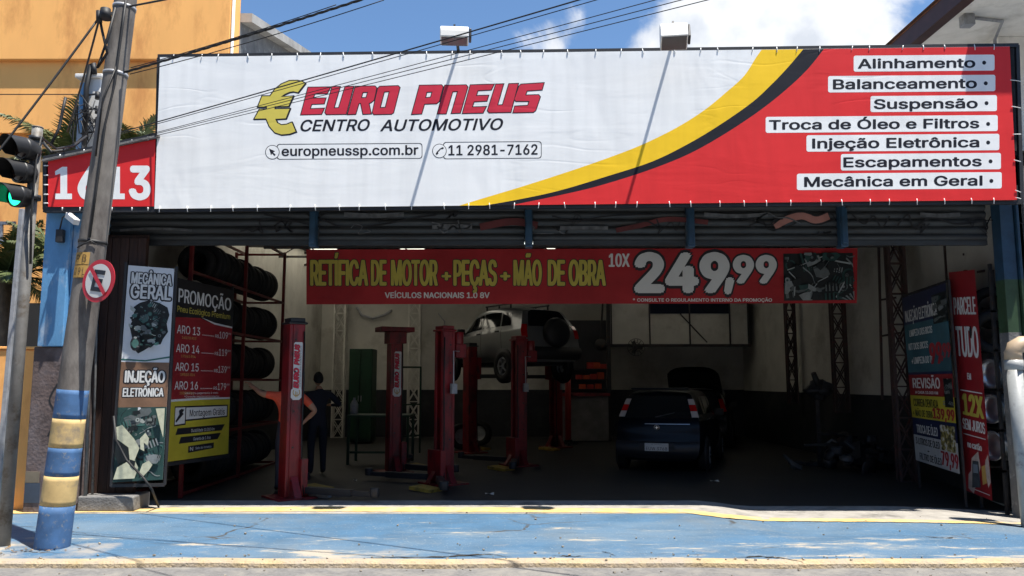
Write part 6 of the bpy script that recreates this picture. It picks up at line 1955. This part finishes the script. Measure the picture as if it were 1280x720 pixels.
def noise_rock(c, r, seed):
    r_ = random.Random(seed); ph = [r_.uniform(0, 6) for _ in range(6)]
    def fn(u, v):
        a, b = 2 * math.pi * u, math.pi * (v - .5)
        k = 1 + .25 * math.sin(3 * a + ph[0]) * math.cos(b) + .2 * math.sin(5 * b + ph[1]) + .12 * math.sin(7 * a + ph[2]) * math.cos(b)
        return Vector(c) + Vector((r * k * math.cos(b) * math.cos(a), r * .8 * k * math.cos(b) * math.sin(a), r * .8 * k * math.sin(b)))
    return fn
for k in range(26):
    X = ax_.x + rr.gauss(0, .42); Yp = 14.7 + rr.uniform(-.4, .7); hmax = max(.05, .75 - abs(X - ax_.x) * .8); Z = rr.uniform(.06, hmax)
    kind = k % 4; mi_ = sm_[rr.randrange(3)]
    mb = MB(); Rm = (rr.uniform(0, 3), rr.uniform(0, 3), rr.uniform(0, 3)); s_ = rr.uniform(.08, .22)
    if kind == 0: mb.grid(noise_rock((X, Yp, Z), s_, k), 12, 7)
    elif kind == 1: mb.lathe([(.02, -.03), (s_, -.03), (s_ * 1.05, 0), (s_ * .6, .05), (.03, .06)], (X, Yp, Z), Vector((rr.uniform(-1, 1), rr.uniform(-1, 1), rr.uniform(.1, 1))), 18)
    elif kind == 2:
        mb.box((X, Yp, Z), (s_ * 1.8, s_ * .9, s_ * .8), Rm); mb.cyl((X, Yp, Z), Vector((X, Yp, Z)) + Vector((rr.uniform(-.3, .3), rr.uniform(-.3, .3), .2)), .04, .03, 10)
    else:
        p = Vector((X, Yp, Z)); mb.tube([p, p + Vector((rr.uniform(-.2, .2), -.1, .12)), p + Vector((rr.uniform(-.35, .35), -.15, .05)), p + Vector((rr.uniform(-.5, .5), .1, .0))], .025, 7)
    mb.build('scrap_piece', mi_, sp_, .006 if kind == 2 else 0)
en = thing('engine_stand', (P(1020, 550, 15.5).x, 15.5, 0), 'engine on a thin stand rising above the dado behind the scrap heap', 'engine stand')
ex = P(1020, 480, 15.5)
mb = MB(); mb.bar((ex.x, 15.5, 0), (ex.x, 15.5, 1.3), .07); mb.bar((ex.x - .3, 15.5, .05), (ex.x + .3, 15.5, .05), .07); mb.bar((ex.x, 15.2, .051), (ex.x, 15.9, .051), .072); mb.bar((ex.x - .05, 15.45, .62), (ex.x + .28, 15.45, .62), .05); mb.build('stand', M['dark_steel'], en)
mb = MB(); mb.grid(noise_rock((ex.x + .05, 15.5, 1.45), .22, 77), 16, 10); mb.cyl((ex.x + .02, 15.45, 1.55), (ex.x - .08, 15.4, 1.78), .07, .05, 12); mb.box((ex.x + .12, 15.4, 1.5), (.2, .2, .24), (.2, .3, .1)); mb.build('engine_block', sm_[0], en)
for (u, v, w, lab) in ((612, 618, .07, 'white scrap of paper on the dark floor in front of the lifts'), (893, 602, .08, 'pale scrap of paper on the floor behind the dark hatchback'), (444, 601, .03, 'tiny pale scrap on the floor by the front lift')):
    p = G(u, v, .004); mb = MB(); mb.grid(lambda s, t: p + Vector(((s - .5) * w * 1.8, (t - .5) * w * 1.4, .012 * math.sin(s * 5 + t * 3) + .012)), 4, 4); tag(mb.build('paper_scrap', M['text_white'], None), lab, 'paper')
p = G(400, 622, 0)
mb = MB(); mb.box((p.x, p.y, .025), (.30, .12, .05), (0, 0, R(-15))); mb.cyl((p.x + .22, p.y + .25, .01), (p.x + .22, p.y + .25, .07), .07, None, 14)
tag(mb.build('metal_block', M['galv'], None, .006), 'small grey metal block lying at the foot of the front red column', 'block')
# hose on the plinth
hs = MB(); hs.tube([P(142, 520, 10.12), P(145, 550, 10.10), P(158, 575, 10.08), P(180, 598, 10.08), P(190, 612, 10.05), G(196, 636) + Vector((0, .05, .02))], .014, 8)
tag(hs.build('black_hose', M['wire'], None), 'black hose hanging across the white and green poster down to the plinth', 'hose')
fx = thing('fluorescent_tube', P(600, 304, 15), 'fluorescent tube fitting hanging under the roof behind the red banner', 'lamp')
mb = MB(); mb.bar(P(588, 303.5, 16), P(700, 303.0, 16), .05); mb.build('fitting', M['white_paint'], fx)
mb = MB(); mb.bar(P(590, 304.6, 15.96), P(698, 304.2, 15.96), .03); mb.build('tube', emis('tube_glow', (.85, .95, .90), .9), fx)

# ---------------------------------------------------------------- people
def person(label, joints, edges, radii, bones_mat, mats, head, hair_m, face_dir, rootname='pelvis'):
    names = list(joints); idx = {n: i for i, n in enumerate(names)}
    me = bpy.data.meshes.new('body'); me.from_pydata([joints[n] for n in names], [(idx[a], idx[b]) for a, b in edges], [])
    o = bpy.data.objects.new('body', me); COL.objects.link(o)
    md = o.modifiers.new('skin', 'SKIN'); md.use_smooth_shade = True; md.branch_smoothing = .6
    for n, i in idx.items():
        r = radii[n]; r = r if isinstance(r, tuple) else (r, r)
        me.skin_vertices[0].data[i].radius = r
        me.skin_vertices[0].data[i].use_root = (n == rootname)
    o.modifiers.new('sub', 'SUBSURF').levels = 2
    o.modifiers['sub'].render_levels = 2
    dg = bpy.context.evaluated_depsgraph_get()
    m2 = bpy.data.meshes.new_from_object(o.evaluated_get(dg))
    mb = MB(); mb.v = [v.co.copy() for v in m2.vertices]
    segs = [(Vector(joints[a]), Vector(joints[b]), bones_mat.get((a, b), 0)) for a, b in edges]
    def near(p):
        best = (1e9, 0)
        for a, b, mi in segs:
            d = b - a; t = max(0, min(1, (p - a).dot(d) / max(1e-9, d.length_squared))); q = (p - a - d * t).length
            if q < best[0]: best = (q, mi)
        return best[1]
    for p in m2.polygons:
        mb.f.append(list(p.vertices)); mb.fm.append(near(p.center)); mb.sm.append(True)
    bpy.data.objects.remove(o); bpy.data.meshes.remove(m2)
    # head: skull with brow, nose, chin and ears
    hc = Vector(head); fd = Vector(face_dir).normalized(); sd = Vector((0, 0, 1)).cross(fd).normalized(); up = Vector((0, 0, 1))
    def skull(u, v):
        a, b = 2 * math.pi * u, math.pi * (v - .5)
        x, y, z = math.cos(b) * math.cos(a), math.cos(b) * math.sin(a), math.sin(b)
        f = x * .098; s = y * .076; h = z * .118
        if z < 0: s *= 1 + .22 * z; f *= 1 + .10 * z
        if x > .8 and -.35 < z < .15: f += .022 * math.exp(-(y * 5) ** 2 - ((z + .12) * 6) ** 2)
        if x > .7: f -= .008 * math.exp(-((abs(y) - .35) * 7) ** 2 - ((z - .08) * 9) ** 2)
        return hc + fd * f + sd * s + up * h
    mb.grid(skull, 28, 18, mi=1)
    for sg in (-1, 1):
        mb.sphere(hc + sd * sg * .078 - up * .005, .03, 10, 6, (.5, .5, 1), mi=1)
        mb.sphere(hc + fd * .088 + sd * sg * .03 + up * .012, .011, 8, 6, mi=3)
    mb.box(hc + fd * .090 - up * .058, (.035, .035, .006), None, 4)
    root = thing('person', (joints['pelvis'][0], joints['pelvis'][1], 0), label, 'person', )
    b = mb.build('body', mats, root)
    hb_ = MB()
    def hairf(u, v):
        a = 2 * math.pi * u; b_ = math.pi * (.02 + .48 * v)
        lim = .46 + .26 * (1 - math.cos(a)) / 2
        b_ = math.pi / 2 - (1 - v) * math.pi * lim
        x, y, z = math.cos(b_) * math.cos(a), math.cos(b_) * math.sin(a), math.sin(b_)
        return hc + fd * x * .108 + sd * y * .085 + up * (z * .128 + .002)
    hb_.grid(hairf, 24, 10); hb_.build('hair', hair_m, root)
    return root
skin = mat('skin', (.42, .22, .135), .55, var=.1)
hair = mat('hair_dark', (.008, .006, .005), .7)
orange_shirt = mat('orange_shirt', (.75, .10, .045), .8, var=.15, scale=12)
navy_cloth = mat('navy_cloth', (.010, .012, .022), .85, var=.2)
khaki = mat('work_trousers', (.035, .034, .045), .85, var=.2)
shoe = mat('shoe_black', (.012, .012, .012), .6)
eyes = mat('eye_dark', (.02, .015, .012), .3); lips = mat('lips', (.22, .08, .06), .5)
E_BODY = [('pelvis', 'spine'), ('spine', 'chest'), ('chest', 'neck0'), ('neck0', 'neck1'),
          ('chest', 'shoulder_a'), ('shoulder_a', 'sleeve_a'), ('sleeve_a', 'elbow_a'), ('elbow_a', 'wrist_a'), ('wrist_a', 'palm_a'),
          ('chest', 'shoulder_b'), ('shoulder_b', 'sleeve_b'), ('sleeve_b', 'elbow_b'), ('elbow_b', 'wrist_b'), ('wrist_b', 'palm_b'),
          ('pelvis', 'hip_a'), ('hip_a', 'knee_a'), ('knee_a', 'ankle_a'), ('ankle_a', 'toe_a'), ('pelvis', 'hip_b'), ('hip_b', 'knee_b'), ('knee_b', 'ankle_b'), ('ankle_b', 'toe_b')]
RAD = dict(pelvis=(.15, .12), spine=(.14, .11), chest=(.16, .115), neck0=(.075, .07), neck1=(.055, .055), hip_a=.10, hip_b=.10, knee_a=.068, knee_b=.068, ankle_a=.05, ankle_b=.05, toe_a=.042, toe_b=.042)
for s_ in 'ab': RAD.update({'shoulder_' + s_: .072, 'sleeve_' + s_: .058, 'elbow_' + s_: .044, 'wrist_' + s_: .032, 'palm_' + s_: (.036, .022)})
def make_person(label, base, fwd, arm_a, arm_b, mats, sleeve=True, lean=0, hgt=1.0):
    """base on the floor, fwd the facing; arms as (elbow, wrist) offsets in (right, forward, up) from the shoulder"""
    base = Vector(base); fd = Vector(fwd).normalized(); rt = fd.cross(Vector((0, 0, 1))).normalized()
    W_ = lambda r, f, u: tuple(base + rt * r * hgt + fd * (f + lean * u) * hgt + Vector((0, 0, u * hgt)))
    J = dict(pelvis=W_(0, 0, .95), spine=W_(0, .01, 1.13), chest=W_(0, 0, 1.33), neck0=W_(0, .0, 1.47), neck1=W_(0, .02, 1.55))
    for s_, sg, arm in (('a', -1, arm_a), ('b', 1, arm_b)):
        sh_ = Vector((sg * .19, 0, 1.40)); el = sh_ + Vector(arm[0]); wr = el + Vector(arm[1])
        J['shoulder_' + s_] = W_(*sh_); J['sleeve_' + s_] = W_(*(sh_.lerp(el, .62))); J['elbow_' + s_] = W_(*el); J['wrist_' + s_] = W_(*wr)
        dirn = Vector(arm[1]).normalized(); J['palm_' + s_] = W_(*(wr + dirn * .075))
        J['hip_' + s_] = W_(sg * .095, 0, .88); J['knee_' + s_] = W_(sg * .11, .025 + .03 * sg, .50); J['ankle_' + s_] = W_(sg * .12, -.02 + .05 * sg, .085); J['toe_' + s_] = W_(sg * .14, .13 + .05 * sg, .045)
    ed = list(E_BODY); rad = {k: (tuple(x * hgt for x in v) if isinstance(v, tuple) else v * hgt) for k, v in RAD.items()}
    bm2 = {}
    for a, b in ed:
        n = a + b
        mi = 0
        if 'neck1' in b: mi = 1
        if 'elbow' in b or 'wrist' in b or 'palm' in b: mi = 1 if sleeve else 0
        if 'palm' in b: mi = 1
        if a == 'pelvis' and b != 'spine' or a[:3] == 'hip' or a[:4] == 'knee': mi = 2
        if 'toe' in b: mi = 5
        bm2[(a, b)] = mi
    for s_, arm in (('a', arm_a), ('b', arm_b)):
        p = Vector(J['palm_' + s_]); w = Vector(J['wrist_' + s_]); d = (p - w).normalized()
        sd = d.cross(Vector((0, 0, 1)))
        if sd.length < .2: sd = rt.copy()
        sd.normalize(); dn = d.cross(sd)
        for k, (o_, ln) in enumerate(((-.030, .062), (-.010, .072), (.010, .068), (.029, .052))):
            n1, n2 = 'f%d1_%s' % (k, s_), 'f%d2_%s' % (k, s_)
            J[n1] = tuple(p + sd * o_ + d * .035); J[n2] = tuple(p + sd * o_ * 1.2 + d * (.035 + ln * .8) + dn * .02)
            ed += [('palm_' + s_, n1), (n1, n2)]; rad[n1] = .0095; rad[n2] = .008; bm2[('palm_' + s_, n1)] = 1; bm2[(n1, n2)] = 1
        n1 = 'th_' + s_; J[n1] = tuple(w + d * .035 - sd * .045 + dn * .02); ed.append(('wrist_' + s_, n1)); rad[n1] = .010; bm2[('wrist_' + s_, n1)] = 1
    hd = W_(0, .05, 1.66)
    return person(label, J, ed, rad, bm2, mats, hd, hair, fd)
# man in the orange shirt: back to the street, one hand up on the rack, the other on his hip
px_ = P(364, 540, 12.1)
make_person('man in orange T-shirt behind the front red column, one hand raised to the tyres', (px_.x - .05, 12.1, 0), (-.35, 1, 0),
            ((-.21, .04, .03), (-.12, .15, .11)), ((.20, -.04, -.23), (-.16, .08, -.17)), [orange_shirt, skin, khaki, eyes, lips, shoe], True)
px_ = P(397, 540, 14.1)
make_person('man in dark clothes standing behind the man in the orange T-shirt', (px_.x, 14.1, 0), (-.45, .9, 0),
            ((-.10, .05, -.27), (.06, .22, .02)), ((.21, .05, -.20), (-.10, .2, .0)), [navy_cloth, skin, navy_cloth, eyes, lips, shoe], False, 0, 1.0)

# ---------------------------------------------------------------- wheels left on the floor, hoses on the wall
for (u, Y, rz, lab) in ((577, 19.4, .3, 'dark wheel standing on the floor behind the middle red lift'), (600, 20.6, -.4, 'dark wheel standing near the rear wall beside the silver car lift')):
    x = P(u, 540, Y).x
    wl = thing('spare_wheel', (x, Y, 0), lab, 'wheel')
    mb = tyre_mb((x, Y, .315), (math.sin(rz), -math.cos(rz), .05), .31, .19); mb.build('tyre', M['rubber'], wl)
    mb = MB(); mb.lathe([(0, .03), (.05, .04), (.10, .02), (.17, .05), (.19, .07)], (x, Y, .315), (math.sin(rz), -math.cos(rz), .05), 24); mb.build('rim', M['galv'], wl)
for (pts, lab) in (([(446, 384), (452, 394), (466, 398), (480, 394), (490, 388)], 'grey hose looped on the rear wall under the red banner'), ([(548, 392), (556, 402), (553, 430), (556, 470)], 'thin cable hanging down the rear wall beside the white lattice column')):
    mb = MB(); mb.tube([P(u, v, 23.85) for u, v in pts], .04 if len(pts) > 4 else .02, 8); tag(mb.build('wall_hose', M['galv'], None), lab, 'hose')

# ---------------------------------------------------------------- cracks, grit and dry leaves on the pavement
def crack(pts, w0, seed):
    rg = random.Random(seed); mb = MB(); P_ = []
    for (a, b), (c, d) in zip(pts, pts[1:]):
        for k in range(6): P_.append((a + (c - a) * k / 6 + rg.uniform(-1, 1), b + (d - b) * k / 6 + rg.uniform(-.5, .5)))
    g = [G(u, v, 0) for u, v in P_]; n = len(g)
    L_, R_ = [], []
    for i, p in enumerate(g):
        w = w0 * rg.uniform(.2, 1) * math.sin(math.pi * (i + .5) / n)
        z = ground_z(p.x, p.y) + .007
        L_.append(Vector((p.x, p.y + w, z))); R_.append(Vector((p.x, p.y - w, z)))
    mb.add(L_ + R_, [(i, i + 1, n + i + 1, n + i) for i in range(n - 1)])
    return struct(mb.build('pavement_crack', mat('crack_dark', (.035, .032, .028), .9, var=.4, scale=20)))
for k, pts in enumerate(([(452, 699), (490, 697), (540, 697), (580, 695), (612, 693), (645, 698)], [(690, 695), (712, 696), (736, 696)], [(752, 690), (762, 692), (772, 697)],
                         [(918, 698), (948, 696), (975, 698), (1012, 704)], [(1150, 668), (1180, 671), (1200, 670)])):
    crack(pts, .030, k)
rg = random.Random(44); mb = MB()
for k in range(230):
    x = rg.uniform(-7, 7); y = KERB0 - .02 + abs(rg.gauss(0, .16)) if k % 3 else rg.uniform(7.6, 10.5); s_ = rg.uniform(.006, .018)
    z = (ground_z(x, y) + .006) if y > KERB0 + .03 else -.05
    if y < KERB0 + .03: y = KERB0 - rg.uniform(.03, .35)
    a = rg.uniform(0, 6)
    mb.box((x, y, z + s_ * .3), (s_ * 1.4, s_, s_ * .7), (rg.uniform(-.4, .4), rg.uniform(-.4, .4), a))
tag(mb.build('gravel', mat('grit', (.24, .21, .17), .9, var=.5, scale=50), None, 0, False), 'loose grit scattered on the blue pavement and along the kerb', 'grit', None, 'stuff')
mb = MB(); rg = random.Random(6); c = G(58, 684, 0)
for k in range(40):
    x, y = c.x + rg.gauss(-.02, .14), c.y - .16 + rg.gauss(0, .05); a = rg.uniform(0, 6); s_ = rg.uniform(.02, .05)
    d = Vector((math.cos(a), math.sin(a), rg.uniform(0, .5))); n = Vector((-d.y, d.x, .2)) * .3; p = Vector((x, y, .006))
    mb.add([p, p + d * s_ * .5 + n * s_, p + d * s_, p + d * s_ * .5 - n * s_], [(0, 1, 2, 3)])
tag(mb.build('fallen_leaves', mat('dry_leaf', (.20, .12, .05), .8, var=.5, scale=30), None, 0, False), 'dry leaves gathered at the foot of the striped concrete pole', 'leaves', None, 'stuff')
